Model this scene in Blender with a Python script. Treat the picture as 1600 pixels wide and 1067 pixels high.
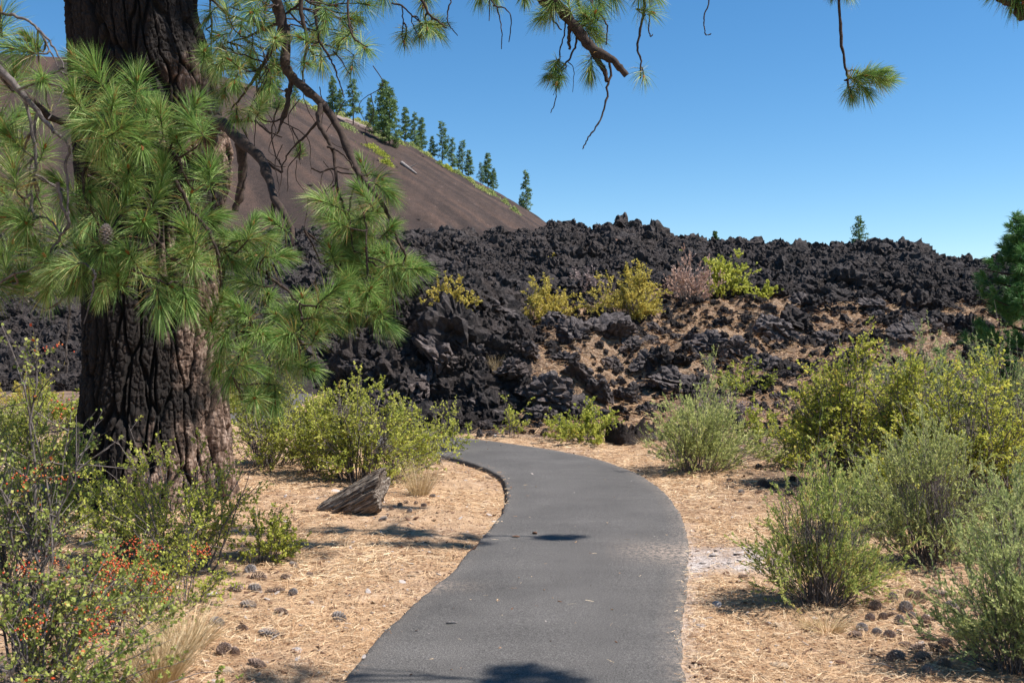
import bpy, math
import numpy as np
from mathutils import Vector, Matrix
R = math.radians
scene = bpy.context.scene
for o in list(bpy.data.objects): bpy.data.objects.remove(o)

# ------------------------------------------------------------------ camera, sky, sun
cam = bpy.data.objects.new('camera', bpy.data.cameras.new('camera'))
scene.collection.objects.link(cam); scene.camera = cam
cam.location = (0, 0, 1.7); cam.rotation_euler = (R(90), 0, 0)
cam.data.lens = 35; cam.data.sensor_width = 36
cam.data.shift_y = -13.5/1600
cam.data.clip_start = 0.1; cam.data.clip_end = 4000
cam.data.dof.use_dof = True; cam.data.dof.focus_distance = 11.0; cam.data.dof.aperture_fstop = 5.6

SUN_EL, SUN_AZ = 56.0, -6.0          # azimuth measured from +X towards +Y
sd = Vector((math.cos(R(SUN_EL))*math.cos(R(SUN_AZ)), math.cos(R(SUN_EL))*math.sin(R(SUN_AZ)), math.sin(R(SUN_EL))))
world = bpy.data.worlds.new('World'); scene.world = world; world.use_nodes = True
wn = world.node_tree; wn.nodes.clear()
sky = wn.nodes.new('ShaderNodeTexSky'); sky.sky_type = 'NISHITA'; sky.sun_disc = False
sky.sun_elevation = R(SUN_EL); sky.sun_rotation = R(90 - SUN_AZ)
sky.altitude = 1300; sky.air_density = 1.0; sky.dust_density = 0.12; sky.ozone_density = 2.6
bg = wn.nodes.new('ShaderNodeBackground'); bg.inputs['Strength'].default_value = 0.090
wo = wn.nodes.new('ShaderNodeOutputWorld')
hs = wn.nodes.new('ShaderNodeHueSaturation'); hs.inputs['Saturation'].default_value = 1.27; hs.inputs['Hue'].default_value = .496
wn.links.new(sky.outputs[0], hs.inputs['Color']); wn.links.new(hs.outputs[0], bg.inputs[0]); wn.links.new(bg.outputs[0], wo.inputs[0])
sl = bpy.data.lights.new('sun', 'SUN'); sl.energy = 5.0; sl.angle = R(0.55); sl.color = (1.0, 0.96, 0.91)
sun = bpy.data.objects.new('sun', sl); scene.collection.objects.link(sun)
sun.rotation_euler = sd.to_track_quat('Z', 'Y').to_euler(); sun.location = (30, 0, 40)
vs = scene.view_settings
vs.view_transform = 'Standard'; vs.look = 'None'; vs.exposure = 0.80; vs.gamma = 1; vs.use_curve_mapping = False
scene.render.film_transparent = False

F = 1555.0
def P(px, py, Y): return np.array([(px-800)/F*Y, Y, 1.7-(py-520)/F*Y])

# ------------------------------------------------------------------ noise
def _h(ix, iy, iz, s):
    n = (ix.astype(np.int64)*374761393 + iy.astype(np.int64)*668265263 + iz.astype(np.int64)*2147483647 + s*974634777) & 0xffffffff
    n = ((n ^ (n >> 13))*1274126177) & 0xffffffff
    n = ((n ^ (n >> 16))*2246822519) & 0xffffffff
    return ((n ^ (n >> 15)) & 0xffffff)/float(0xffffff)
def vn(x, y, z=None, s=0):
    if z is None: z = np.zeros_like(x)
    ix, iy, iz = np.floor(x), np.floor(y), np.floor(z)
    fx, fy, fz = x-ix, y-iy, z-iz
    ix, iy, iz = ix.astype(np.int64), iy.astype(np.int64), iz.astype(np.int64)
    fx, fy, fz = [t*t*t*(t*(t*6-15)+10) for t in (fx, fy, fz)]
    o = 0
    for a in (0, 1):
        wx = fx if a else 1-fx
        for b in (0, 1):
            wy = fy if b else 1-fy
            for c in (0, 1):
                wz = fz if c else 1-fz
                o = o + wx*wy*wz*_h(ix+a, iy+b, iz+c, s)
    return o*2-1
def fbm(x, y, z=None, o=4, s=0, g=.5, ridge=False):
    if z is None: z = np.zeros_like(x)
    t = 0; a = 1; n = 0
    for i in range(o):
        v = vn(x, y, z, s+i*17)
        if ridge: v = 1-2*np.abs(v)
        t = t+a*v; n += a; a *= g
        x = x*2.03+3.1; y = y*2.03+1.7; z = z*2.03+5.3
    return t/n
def worley(x, y, z, s=0):
    ix, iy, iz = np.floor(x).astype(np.int64), np.floor(y).astype(np.int64), np.floor(z).astype(np.int64)
    f1 = np.full(x.shape, 9.0); f2 = np.full(x.shape, 9.0); idv = np.zeros(x.shape)
    for a in (-1, 0, 1):
        for b in (-1, 0, 1):
            for c in (-1, 0, 1):
                jx, jy, jz = ix+a, iy+b, iz+c
                d = np.sqrt((jx+_h(jx, jy, jz, s)-x)**2 + (jy+_h(jx, jy, jz, s+1)-y)**2 + (jz+_h(jx, jy, jz, s+2)-z)**2)
                m = d < f1
                f2 = np.where(m, f1, np.minimum(f2, d)); idv = np.where(m, _h(jx, jy, jz, s+3), idv); f1 = np.where(m, d, f1)
    return f1, f2, idv
def sst(a, b, x):
    t = np.clip((x-a)/(b-a), 0, 1); return t*t*(3-2*t)

# ------------------------------------------------------------------ object helpers
col = scene.collection
def mesh_np(name, V, faces, attrs=None, mats=(), smooth=True, mi=None):
    """faces: array (n,k) or list of such arrays"""
    if not isinstance(faces, (list, tuple)): faces = [faces]
    faces = [np.asarray(f, dtype=np.int32) for f in faces if len(f)]
    me = bpy.data.meshes.new(name); V = np.asarray(V, dtype=np.float32)
    me.vertices.add(len(V)); me.vertices.foreach_set('co', V.ravel())
    nl = sum(f.size for f in faces); nf = sum(len(f) for f in faces)
    me.loops.add(nl); me.polygons.add(nf)
    me.loops.foreach_set('vertex_index', np.concatenate([f.ravel() for f in faces]))
    st = []; c = 0
    for f in faces:
        st.append(c+np.arange(len(f))*f.shape[1]); c += f.size
    me.polygons.foreach_set('loop_start', np.concatenate(st).astype(np.int32))
    me.update(calc_edges=True)
    me.polygons.foreach_set('use_smooth', np.full(nf, smooth, dtype=bool))
    for m in mats: me.materials.append(m)
    if mi is not None: me.polygons.foreach_set('material_index', np.asarray(mi, dtype=np.int32))
    for k, a in (attrs or {}).items():
        at = me.attributes.new(k, 'FLOAT', 'POINT'); at.data.foreach_set('value', np.asarray(a, dtype=np.float32))
    return me
def obj(name, me, parent=None, loc=None, **props):
    o = bpy.data.objects.new(name, me); col.objects.link(o)
    if loc is not None: o.location = loc
    if parent is not None: o.parent = parent
    for k, v in props.items(): o[k] = v
    return o
def empty(name, loc, label, category, group=None):
    o = bpy.data.objects.new(name, None); col.objects.link(o); o.location = loc; o.empty_display_size = .3
    o['label'] = label; o['category'] = category
    if group: o['group'] = group
    return o
def dup(root, loc, rz, sc, label, group=None):
    r = root.copy(); col.objects.link(r); r.location = loc; r.rotation_euler = (0, 0, rz); r.scale = sc
    r['label'] = label
    if group: r['group'] = group
    for ch in root.children:
        c = ch.copy(); col.objects.link(c); c.parent = r
    return r

def tubes(PL, RL, S=6):
    """PL (N,K,3), RL (N,K) -> verts, quads"""
    PL = np.asarray(PL, float); RL = np.asarray(RL, float)
    N, K, _ = PL.shape
    T = np.gradient(PL, axis=1); T /= np.linalg.norm(T, axis=2, keepdims=True)+1e-9
    m = PL[:, -1]-PL[:, 0]; m /= np.linalg.norm(m, axis=1, keepdims=True)+1e-9
    ref = np.where(np.abs(m[:, 2:3]) < .8, np.array([[0, 0, 1.]]), np.array([[1., 0, 0]]))[:, None, :]
    A = np.cross(T, np.broadcast_to(ref, T.shape)); A /= np.linalg.norm(A, axis=2, keepdims=True)+1e-9
    B = np.cross(T, A)
    ph = np.arange(S)/S*2*np.pi
    V = PL[:, :, None, :] + RL[:, :, None, None]*(A[:, :, None, :]*np.cos(ph)[None, None, :, None]+B[:, :, None, :]*np.sin(ph)[None, None, :, None])
    V = V.reshape(-1, 3)
    i = np.arange(N)[:, None, None]*K*S; k = np.arange(K-1)[None, :, None]*S; s = np.arange(S)[None, None, :]
    s2 = (s+1) % S
    Q = np.stack([i+k+s, i+k+S+s, i+k+S+s2, i+k+s2], -1).reshape(-1, 4)
    return V, Q
class Bag:
    def __init__(s): s.V = []; s.F = {}; s.n = 0; s.a = []
    def add(s, V, Fc, a=0.0):
        if len(V) == 0: return
        s.V.append(V); Fc = np.asarray(Fc)
        s.F.setdefault(Fc.shape[1], []).append(Fc+s.n); s.n += len(V)
        s.a.append(np.full(len(V), a) if np.isscalar(a) else a)
    def mesh(s, name, mats, smooth=True, sub=None):
        V = np.concatenate(s.V)
        if sub is not None: V = V-np.asarray(sub)
        return mesh_np(name, V, [np.concatenate(f) for f in s.F.values()], {'var': np.concatenate(s.a)}, mats, smooth)

# ------------------------------------------------------------------ materials
class NT:
    def __init__(s, name):
        s.m = bpy.data.materials.new(name); s.m.use_nodes = True; s.t = s.m.node_tree; s.t.nodes.clear()
        s.out = s.n('ShaderNodeOutputMaterial'); s.b = s.n('ShaderNodeBsdfPrincipled'); s.l(s.b, 0, s.out, 0)
        s.b.inputs['Roughness'].default_value = .9
        if 'Specular IOR Level' in s.b.inputs: s.b.inputs['Specular IOR Level'].default_value = .25
        s.co = s.n('ShaderNodeTexCoord')
    def n(s, t, **k):
        x = s.t.nodes.new(t)
        for a, v in k.items(): setattr(x, a, v)
        return x
    def l(s, a, ao, b, bi): s.t.links.new(a.outputs[ao], b.inputs[bi])
    def mapv(s, scale=(1, 1, 1), rot=(0, 0, 0), src=None):
        m = s.n('ShaderNodeMapping'); m.inputs['Scale'].default_value = scale; m.inputs['Rotation'].default_value = rot
        if src is None: s.l(s.co, 'Object', m, 0)
        else: s.l(src, 0, m, 0)
        return m
    def noise(s, scale, det=4, rough=.6, v=None, dist=0):
        x = s.n('ShaderNodeTexNoise'); x.inputs['Scale'].default_value = scale; x.inputs['Detail'].default_value = det
        x.inputs['Roughness'].default_value = rough; x.inputs['Distortion'].default_value = dist
        if v is None: s.l(s.co, 'Object', x, 'Vector')
        else: s.l(v, 0, x, 'Vector')
        return x
    def vor(s, scale, feat='F1', v=None):
        x = s.n('ShaderNodeTexVoronoi', feature=feat); x.inputs['Scale'].default_value = scale
        if v is None: s.l(s.co, 'Object', x, 'Vector')
        else: s.l(v, 0, x, 'Vector')
        return x
    def ramp(s, src, so, stops):
        r = s.n('ShaderNodeValToRGB'); e = r.color_ramp.elements
        while len(e) < len(stops): e.new(.5)
        for i, (p, c) in enumerate(stops):
            e[i].position = p; e[i].color = (*c, 1) if len(c) == 3 else (c[0], c[0], c[0], 1)
        s.l(src, so, r, 0); return r
    def mix(s, a, b, f, fo=0, mode='MIX', ao=0, bo=0):
        x = s.n('ShaderNodeMixRGB', blend_type=mode)
        if isinstance(f, (int, float)): x.inputs[0].default_value = f
        else: s.l(f, fo, x, 0)
        for i, (c, o) in enumerate(((a, ao), (b, bo))):
            if isinstance(c, tuple): x.inputs[i+1].default_value = (*c, 1)
            else: s.l(c, o, x, i+1)
        return x
    def attr(s, name): x = s.n('ShaderNodeAttribute'); x.attribute_name = name; return x
    def bump(s, src, so, dist, strength=1, prev=None):
        x = s.n('ShaderNodeBump'); x.inputs['Distance'].default_value = dist; x.inputs['Strength'].default_value = strength
        s.l(src, so, x, 'Height')
        if prev: s.l(prev, 0, x, 'Normal')
        return x
    def done(s, colr=None, nrm=None):
        if colr: s.l(colr, 0, s.b, 'Base Color')
        if nrm: s.l(nrm, 0, s.b, 'Normal')
        return s.m

def leaf_mat(name, stops, trans=.3, rough=.65, spec=.12):
    n = NT(name); a = n.attr('var'); r = n.ramp(a, 'Fac', stops)
    n.l(r, 0, n.b, 'Base Color'); n.b.inputs['Roughness'].default_value = rough
    n.b.inputs['Specular IOR Level'].default_value = spec
    tr = n.n('ShaderNodeBsdfTranslucent'); n.l(r, 0, tr, 0)
    mx = n.n('ShaderNodeMixShader'); mx.inputs[0].default_value = trans
    n.l(n.b, 0, mx, 1); n.l(tr, 0, mx, 2); n.l(mx, 0, n.out, 0)
    return n.m
def twig_mat(name, c1, c2, sc=30):
    n = NT(name); z = n.noise(sc, 5, .7); r = n.ramp(z, 0, [(.3, c1), (.7, c2)])
    return n.done(r, n.bump(z, 0, .004))

def m_ground():
    n = NT('needle_litter_ground')
    big = n.noise(.55, 4, .6); mid = n.noise(7, 6, .7)
    # two directions of fine straw streaks
    w = n.noise(2.2, 2, .5)
    acc = None; bsrc = None
    for i, (sx, sy, rz) in enumerate(((18, 130, .3), (130, 16, .9), (20, 120, 1.9))):
        mp = n.mapv((sx, sy, 30), (0, 0, rz))
        add = n.mix(mp, w, .06, mode='ADD', bo=1)
        nz = n.noise(1.0, 3, .6, add)
        if acc is None: acc = nz; bsrc = nz
        else: acc = n.mix(acc, nz, .5, mode='LIGHTEN' if i == 2 else 'MIX', bo=0)
    straw = n.ramp(acc, 0, [(.32, (.13, .07, .04)), (.44, (.32, .185, .10)), (.53, (.48, .31, .175)), (.66, (.62, .45, .29))])
    dirt = n.ramp(mid, 0, [(.34, (.17, .105, .07)), (.5, (.39, .25, .15)), (.66, (.56, .41, .285))])
    f = n.ramp(big, 0, [(.40, (0,)), (.62, (1,))])
    c = n.mix(straw, dirt, f)
    # bark flakes and pale chips
    v = n.vor(38); ch = n.ramp(v, 'Distance', [(.10, (1,)), (.16, (0,))])
    pick = n.ramp(v, 'Color', [(.76, (0,)), (.80, (1,))]); m1 = n.mix(ch, pick, 1., mode='MULTIPLY')
    c = n.mix(c, (.50, .43, .37), m1)
    v2 = n.vor(55); ch2 = n.ramp(v2, 'Distance', [(.16, (1,)), (.24, (0,))])
    pick2 = n.ramp(v2, 'Color', [(.60, (0,)), (.66, (1,))]); m2 = n.mix(ch2, pick2, 1., mode='MULTIPLY')
    c = n.mix(c, (.12, .065, .04), m2)
    # pale gravel patch beside the path (vertex attribute) and dark volcanic soil further away
    g = n.attr('gravel'); gv = n.vor(60); gc = n.ramp(gv, 'Color', [(.2, (.30, .24, .21)), (.5, (.44, .37, .33)), (.9, (.60, .53, .49))])
    c = n.mix(c, gc, g, 'Fac')
    d = n.attr('dark'); dz = n.noise(20, 5, .7); dc = n.ramp(dz, 0, [(.35, (.05, .035, .028)), (.6, (.15, .10, .075)), (.7, (.35, .23, .15))])
    c = n.mix(c, dc, d, 'Fac')
    b = n.bump(acc, 0, .022); b = n.bump(mid, 0, .03, 1, b)
    return n.done(c, b)
def m_asphalt():
    n = NT('asphalt'); z = n.noise(120, 8, .85); g = n.noise(1.3, 5, .6); v = n.vor(95)
    st = n.noise(1, 4, .6, n.mapv((.35, 3.0, 1)))
    c = n.ramp(z, 0, [(.37, (.028, .026, .024)), (.5, (.084, .077, .071)), (.63, (.215, .198, .183))])
    c = n.mix(c, n.ramp(g, 0, [(.3, (.72,)), (.7, (1.15,))]), .8, mode='MULTIPLY')
    c = n.mix(c, n.ramp(st, 0, [(.35, (.85,)), (.65, (1.1,))]), .5, mode='MULTIPLY')
    sp = n.ramp(v, 'Distance', [(.14, (1,)), (.22, (0,))]); pk = n.ramp(v, 'Color', [(.86, (0,)), (.9, (1,))])
    c = n.mix(c, (.34, .31, .27), n.mix(sp, pk, 1., mode='MULTIPLY'))
    d = n.attr('dust'); dn = n.noise(30, 4, .7); dm = n.mix(n.ramp(dn, 0, [(.42, (0,)), (.62, (1,))]), d, 1., mode='MULTIPLY', bo='Fac')
    c = n.mix(c, (.36, .28, .22), dm)
    n.b.inputs['Roughness'].default_value = .85
    return n.done(c, n.bump(z, 0, .003, 1, n.bump(g, 0, .01)))
def m_lava(name, litter=False, k=1.0, brown=0.0):
    n = NT(name); z = n.noise(9, 8, .72); f = n.noise(55, 5, .75); big = n.noise(.8, 4, .6)
    c = n.ramp(z, 0, [(.34, (.020*k, .017*k, .016*k)), (.52, ((.052+.01*brown)*k, .043*k, (.041-.004*brown)*k)), (.66, (.092*k, .078*k, .072*k))])
    c2 = n.ramp(z, 0, [(.34, (.024*k, .017*k, .014*k)), (.55, (.064*k, .050*k, .045*k)), (.7, (.108*k, .088*k, .080*k))])
    c = n.mix(c, c2, n.ramp(big, 0, [(.45, (0,)), (.62, (1,))]))
    c = n.mix(c, (.16, .14, .13), n.ramp(f, 0, [(.62, (0,)), (.74, (.75,))]))
    if litter:
        a = n.attr('litter'); ln = n.noise(14, 5, .7, n.mapv((1, 1, 1)))
        s1 = n.noise(1, 3, .6, n.mapv((10, 45, 10), (0, 0, .6)))
        lc = n.ramp(s1, 0, [(.33, (.12, .065, .035)), (.5, (.33, .215, .135)), (.68, (.52, .38, .26))])
        lm = n.mix(ln, a, 1., mode='ADD', bo='Fac'); lm = n.ramp(lm, 0, [(.88, (0,)), (.98, (1,))])
        c = n.mix(c, lc, lm)
    b = n.bump(z, 0, .10); b = n.bump(f, 0, .02, 1, b)
    return n.done(c, b)
def m_cinder():
    n = NT('cinder_slope'); z = n.noise(.35, 8, .7); f = n.noise(3, 6, .8)
    st = n.noise(1, 5, .65, n.mapv((.5, .045, .03), (0, 0, .5)))
    c = n.ramp(z, 0, [(.3, (.041, .027, .021)), (.6, (.057, .037, .029)), (.75, (.080, .053, .040))])
    c = n.mix(c, n.ramp(st, 0, [(.35, (.80,)), (.65, (1.15,))]), .7, mode='MULTIPLY')
    c = n.mix(c, n.ramp(f, 0, [(.35, (.45,)), (.65, (1.5,))]), .9, mode='MULTIPLY')
    v = n.vor(1.1); c = n.mix(c, (.24, .19, .17), n.mix(n.ramp(v, 'Distance', [(.16, (1,)), (.24, (0,))]), n.ramp(v, 'Color', [(.90, (0,)), (.93, (1,))]), 1., mode='MULTIPLY'))
    sk = n.attr('strk'); c = n.mix(c, n.ramp(sk, 'Fac', [(.25, (.62, .62, .64)), (.5, (1, 1, 1)), (.8, (1.5, 1.38, 1.28))]), .9, mode='MULTIPLY')
    a = n.attr('pale'); pn = n.noise(.22, 6, .7, n.mapv((1, 1, 1)))
    pm = n.ramp(n.mix(pn, a, 1., mode='ADD', bo='Fac'), 0, [(.85, (0,)), (1.0, (1,))])
    pc = n.ramp(f, 0, [(.3, (.16, .115, .10)), (.7, (.33, .26, .235))])
    c = n.mix(c, pc, pm)
    return n.done(c, n.bump(f, 0, .25))
def m_bark():
    n = NT('ponderosa_bark'); a = n.attr('var')
    v = n.mapv((1, 1, .35)); z = n.noise(22, 7, .7, v); fl = n.noise(90, 4, .7, v); big = n.noise(1.4, 4, .6)
    hi = n.ramp(z, 0, [(.36, (.035, .024, .019)), (.5, (.17, .105, .072)), (.62, (.40, .29, .225))])
    lo = n.ramp(z, 0, [(.3, (.006, .005, .004)), (.7, (.028, .018, .014))])
    c = n.mix(lo, hi, n.ramp(a, 'Fac', [(.25, (0,)), (.62, (1,))]))
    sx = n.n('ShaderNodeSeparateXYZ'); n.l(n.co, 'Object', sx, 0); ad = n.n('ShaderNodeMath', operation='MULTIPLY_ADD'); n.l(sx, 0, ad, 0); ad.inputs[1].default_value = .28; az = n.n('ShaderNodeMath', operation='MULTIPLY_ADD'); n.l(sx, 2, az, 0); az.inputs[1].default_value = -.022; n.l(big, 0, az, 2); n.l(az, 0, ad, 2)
    c = n.mix(c, (.012, .010, .009), n.ramp(ad, 0, [(.53, (.95,)), (.66, (0,))]))  # charred patches, weighted to paint shade onto the left side and top
    return n.done(c, n.bump(fl, 0, .006, 1, n.bump(z, 0, .03)))
def m_log():
    n = NT('weathered_wood'); v = n.mapv((.8, 9, 9)); z = n.noise(5, 7, .7, v); g = n.noise(9, 4, .6)
    c = n.ramp(z, 0, [(.36, (.020, .014, .011)), (.48, (.17, .125, .095)), (.6, (.38, .32, .26)), (.72, (.62, .57, .51))])
    return n.done(n.mix(c, n.ramp(g, 0, [(.3, (.5,)), (.6, (1.1,))]), .8, mode='MULTIPLY'), n.bump(z, 0, .03))
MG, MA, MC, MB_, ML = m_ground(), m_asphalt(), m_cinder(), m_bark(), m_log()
MLF = m_lava('lava_field', True, .72, 1); MLR = m_lava('lava_rock', False, 2.5); MLB = m_lava('lava_clinker', False, 1.1, 0); MRED = m_lava('reddish_lava', False, 2.6, 3)
NEED = leaf_mat('pine_needles', [(0, (.35, .20, .07)), (.05, (.33, .25, .08)), (.10, (.30, .30, .07)), (.22, (.06, .12, .03)), (.5, (.16, .29, .06)), (.75, (.31, .45, .125)), (.93, (.55, .62, .27)), (.96, (.55, .22, .08)), (1, (.42, .15, .05))], .36, .5, .22)
NEEDD = leaf_mat('young_pine_needles', [(0, (.05, .13, .035)), (.6, (.105, .23, .06)), (1, (.23, .36, .12))], .3, .5, .3)
CONIF = leaf_mat('distant_conifer_needles', [(0, (.06, .11, .045)), (.6, (.16, .24, .085)), (1, (.30, .37, .13))], .3, .8, .1)
LY = leaf_mat('currant_leaves', [(0, (.20, .25, .05)), (.45, (.44, .46, .075)), (.88, (.66, .64, .16)), (.95, (.52, .33, .08)), (1, (.45, .14, .05))], .42)
LG = leaf_mat('green_leaves_red_fruit', [(0, (.12, .18, .04)), (.45, (.33, .38, .09)), (.84, (.55, .53, .17)), (.86, (.50, .17, .05)), (1, (.55, .07, .025))], .38)
LO = leaf_mat('mottled_leaves', [(0, (.16, .21, .05)), (.5, (.50, .50, .08)), (.8, (.62, .58, .12)), (1, (.70, .40, .10))], .48)
LW = leaf_mat('grey_green_leaves', [(0, (.18, .22, .07)), (.5, (.50, .53, .19)), (.85, (.70, .68, .28)), (1, (.68, .52, .28))], .40)
LD = leaf_mat('dull_green_leaves', [(0, (.18, .24, .09)), (.6, (.42, .47, .18)), (1, (.62, .60, .26))], .4)
LGR = leaf_mat('fresh_rabbitbrush_leaves', [(0, (.17, .24, .06)), (.45, (.40, .46, .12)), (.75, (.64, .60, .20)), (1, (.72, .42, .20))], .42)
LYO = leaf_mat('yellow_autumn_leaves', [(0, (.32, .28, .06)), (.5, (.58, .47, .10)), (.85, (.70, .57, .18)), (1, (.50, .30, .08))], .38)
LPK = leaf_mat('rust_dead_leaves', [(0, (.30, .24, .23)), (.5, (.56, .36, .26)), (1, (.62, .44, .36))], .2)
STRAW = leaf_mat('dry_straw', [(0, (.12, .06, .035)), (.3, (.36, .20, .10)), (.65, (.62, .42, .24)), (1, (.86, .69, .46))], .1, .6)
GRASS = leaf_mat('dry_grass', [(0, (.50, .36, .18)), (.6, (.74, .57, .33)), (1, (.84, .70, .46))], .3)
TWB = twig_mat('pine_twig_bark', (.016, .011, .009), (.075, .05, .038), 25)
TWG = twig_mat('grey_lichen_twig', (.035, .026, .022), (.20, .17, .155), 25)
TWS = twig_mat('shrub_stem', (.06, .045, .04), (.26, .22, .20), 40)
CONEM = twig_mat('pine_cone_scales', (.10, .055, .035), (.46, .34, .27), 60)
STONE = twig_mat('pale_stone', (.28, .22, .19), (.62, .55, .50), 30)
BUTTREE = twig_mat('distant_trunk', (.05, .035, .03), (.12, .085, .07), 3)

# ------------------------------------------------------------------ path centreline
CL = np.array([(-.25, -3), (-.10, 1.0), (-.04, 3.5), (.02, 4.83), (.15, 5.8), (.40, 7.0), (.60, 8.2), (.74, 9.4), (.77, 10.8), (.58, 12.2), (.05, 13.6),
               (-.95, 14.9), (-2.4, 16.3), (-4.0, 18.3), (-5.3, 21.0), (-5.9, 24), (-6.3, 27), (-7.6, 30), (-10.5, 33), (-16, 36)])
def catmull(p, n=30):
    p = np.vstack([2*p[0]-p[1], p, 2*p[-1]-p[-2]]); o = []
    for i in range(1, len(p)-2):
        t = np.linspace(0, 1, n, endpoint=False)[:, None]
        a, b, c, d = p[i-1], p[i], p[i+1], p[i+2]
        o.append(.5*((2*b)+(-a+c)*t+(2*a-5*b+4*c-d)*t*t+(-a+3*b-3*c+d)*t**3))
    return np.vstack(o+[p[-2][None]])
CLd = catmull(CL, 24)
HW = .83
def pdist(x, y):
    sh = x.shape; x = x.ravel(); y = y.ravel(); d = np.full(x.shape, 1e9)
    m = (np.abs(x+2) < 18) & (y < 40) & (y > -6)
    xs, ys = x[m], y[m]; dd = np.full(xs.shape, 1e9)
    for i in range(0, len(CLd)-1, 3):
        a = CLd[i]; b = CLd[min(i+3, len(CLd)-1)]; ab = b-a; L = (ab**2).sum()
        t = np.clip(((xs-a[0])*ab[0]+(ys-a[1])*ab[1])/L, 0, 1)
        dd = np.minimum(dd, (xs-a[0]-t*ab[0])**2+(ys-a[1]-t*ab[1])**2)
    d[m] = dd
    return np.sqrt(d).reshape(sh)
# ------------------------------------------------------------------ ground heights
def Hg(x, y, pd=None):
    h = .05*fbm(x*.5, y*.5, s=3, o=3)+.026*fbm(x*3, y*3, s=4, o=3)+.010*fbm(x*11, y*11, s=5, o=3)
    h = h+.05*sst(1.5, 6, np.abs(x-.5))
    if pd is None: pd = pdist(x, y)
    k = sst(HW+.0, HW+.55, pd)
    h = h*k-(.012+.02*(x < .4)*(y > 9.5)*sst(HW+.6, HW, pd))*(1-k)-.0
    h = np.where(pd < HW-.06, -.09, h)
    h = h-.6*sst(45, 120, y)
    return h
RPX = np.array([-400, 0, 300, 450, 540, 600, 650, 700, 760, 800, 850, 880, 895, 920, 965, 1010, 1045, 1100, 1150, 1250, 1330, 1405, 1430, 1450, 1470, 1520, 1600, 2000])
RPY = 21+np.array([372, 365, 360, 356, 357, 366, 362, 364, 362, 366, 353, 346, 350, 358, 353, 353, 366, 375, 376, 382, 386, 391, 386, 394, 407, 406, 409, 410])
MOUNDS = [(-1.35, 21.0, 1.30, 1.45), (-2.55, 20.6, 1.0, .95), (-1.9, 19.2, .55, .9), (-.55, 22.6, .75, .75), (1.8, 21.6, 1.0, 1.3), (.75, 18.9, .62, .85), (-.5, 19.4, .75, 1.0),
          (3.3, 20.3, .50, .65), (4.9, 23.3, .5, .8), (6.6, 25, .5, .9), (-2.9, 19.5, .5, .6), (1.3, 20.0, .45, .7), (7.7, 21.5, .4, .9), (9.5, 24, .5, 1.2)]
def Hl(x, y):
    zr = np.interp(x/np.maximum(y, 1)*F+800, RPX, 1.7+(520-RPY)/F*44)
    rr = np.interp(y, [15.6, 16.6, 18, 20, 24, 28, 34, 42, 44.5, 47, 60, 90], [-.4, .02, .2, .55, 1.3, 2.2, 3.6, 5.55, 6.0, 5.9, 5.0, 3.5])
    rl = np.interp(y, [26.3, 27.3, 30, 38, 44, 47, 60, 90], [-.4, 0, .65, 3.5, 5.95, 5.9, 5.0, 3.5])
    w = sst(-3.6, -3.0, x+.35*fbm(x*1.1, y*1.1, s=9, o=2)+np.interp(y, [19, 24, 30, 44], [0, .5, 0, 0]))
    h = rl*(1-w)+rr*w
    k = sst(28, 43, y); h = h*(1-k+k*zr/6.0)
    for (a, b, hh, r) in MOUNDS:
        d = np.sqrt((x-a)**2+(y-b)**2+.0)/r
        h = h+hh*np.exp(-d**4*.8)
    amp = sst(-.2, .9, h)
    q = sst(18, 30, y)
    h = h+amp*((.10+.24*q)*fbm(x*.55, y*.55, s=21, o=3, ridge=True)+(.10+.08*q)*fbm(x*2.1, y*2.1, s=22, o=4, ridge=True)+.06*fbm(x*7, y*7, s=23, o=3, ridge=True))
    return h
def litter_w(x, y):
    w = sst(-.8, 1.8, x)*sst(16.0, 17, y)*(1-sst(26.5, 33, y))
    n = fbm(x*.7, y*.7, s=31, o=3)
    return np.clip(w*(.78+.85*n)+.3*sst(18.5, 16.5, y)*sst(-3, -2, x), 0, 1)
def Hall(x, y):
    x = np.atleast_1d(np.asarray(x, float)); y = np.atleast_1d(np.asarray(y, float))
    return np.maximum(Hg(x, y), np.where(y > 15, Hl(x, y), -9))
HC = dict(cx=-142.2, cy=329.9, rt=83.67, h=80.82, s=.6355)
def Hh(x, y):
    r = np.hypot(x-HC['cx'], y-HC['cy']); k = 14.
    h = HC['h']-k*np.log1p(np.exp(np.clip(HC['s']*(r-HC['rt'])/k, -50, 50)))
    return h+(1.1*fbm(x*.05, y*.05, s=41, o=4)+.35*fbm(x*.3, y*.3, s=42, o=3))*sst(0, 60, y-150)
def hit(px, py, Hf=Hall, y0=3.0, y1=60., n=6000):
    Y = np.linspace(y0, y1, n); x = (px-800)/F*Y; z = 1.7-(py-520)/F*Y
    h = Hf(x, Y); i = np.argmax(h >= z)
    if not (h >= z).any():
        i = np.argmax((h-z)/Y)
    return np.array([x[i], Y[i], h[i]])

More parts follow.
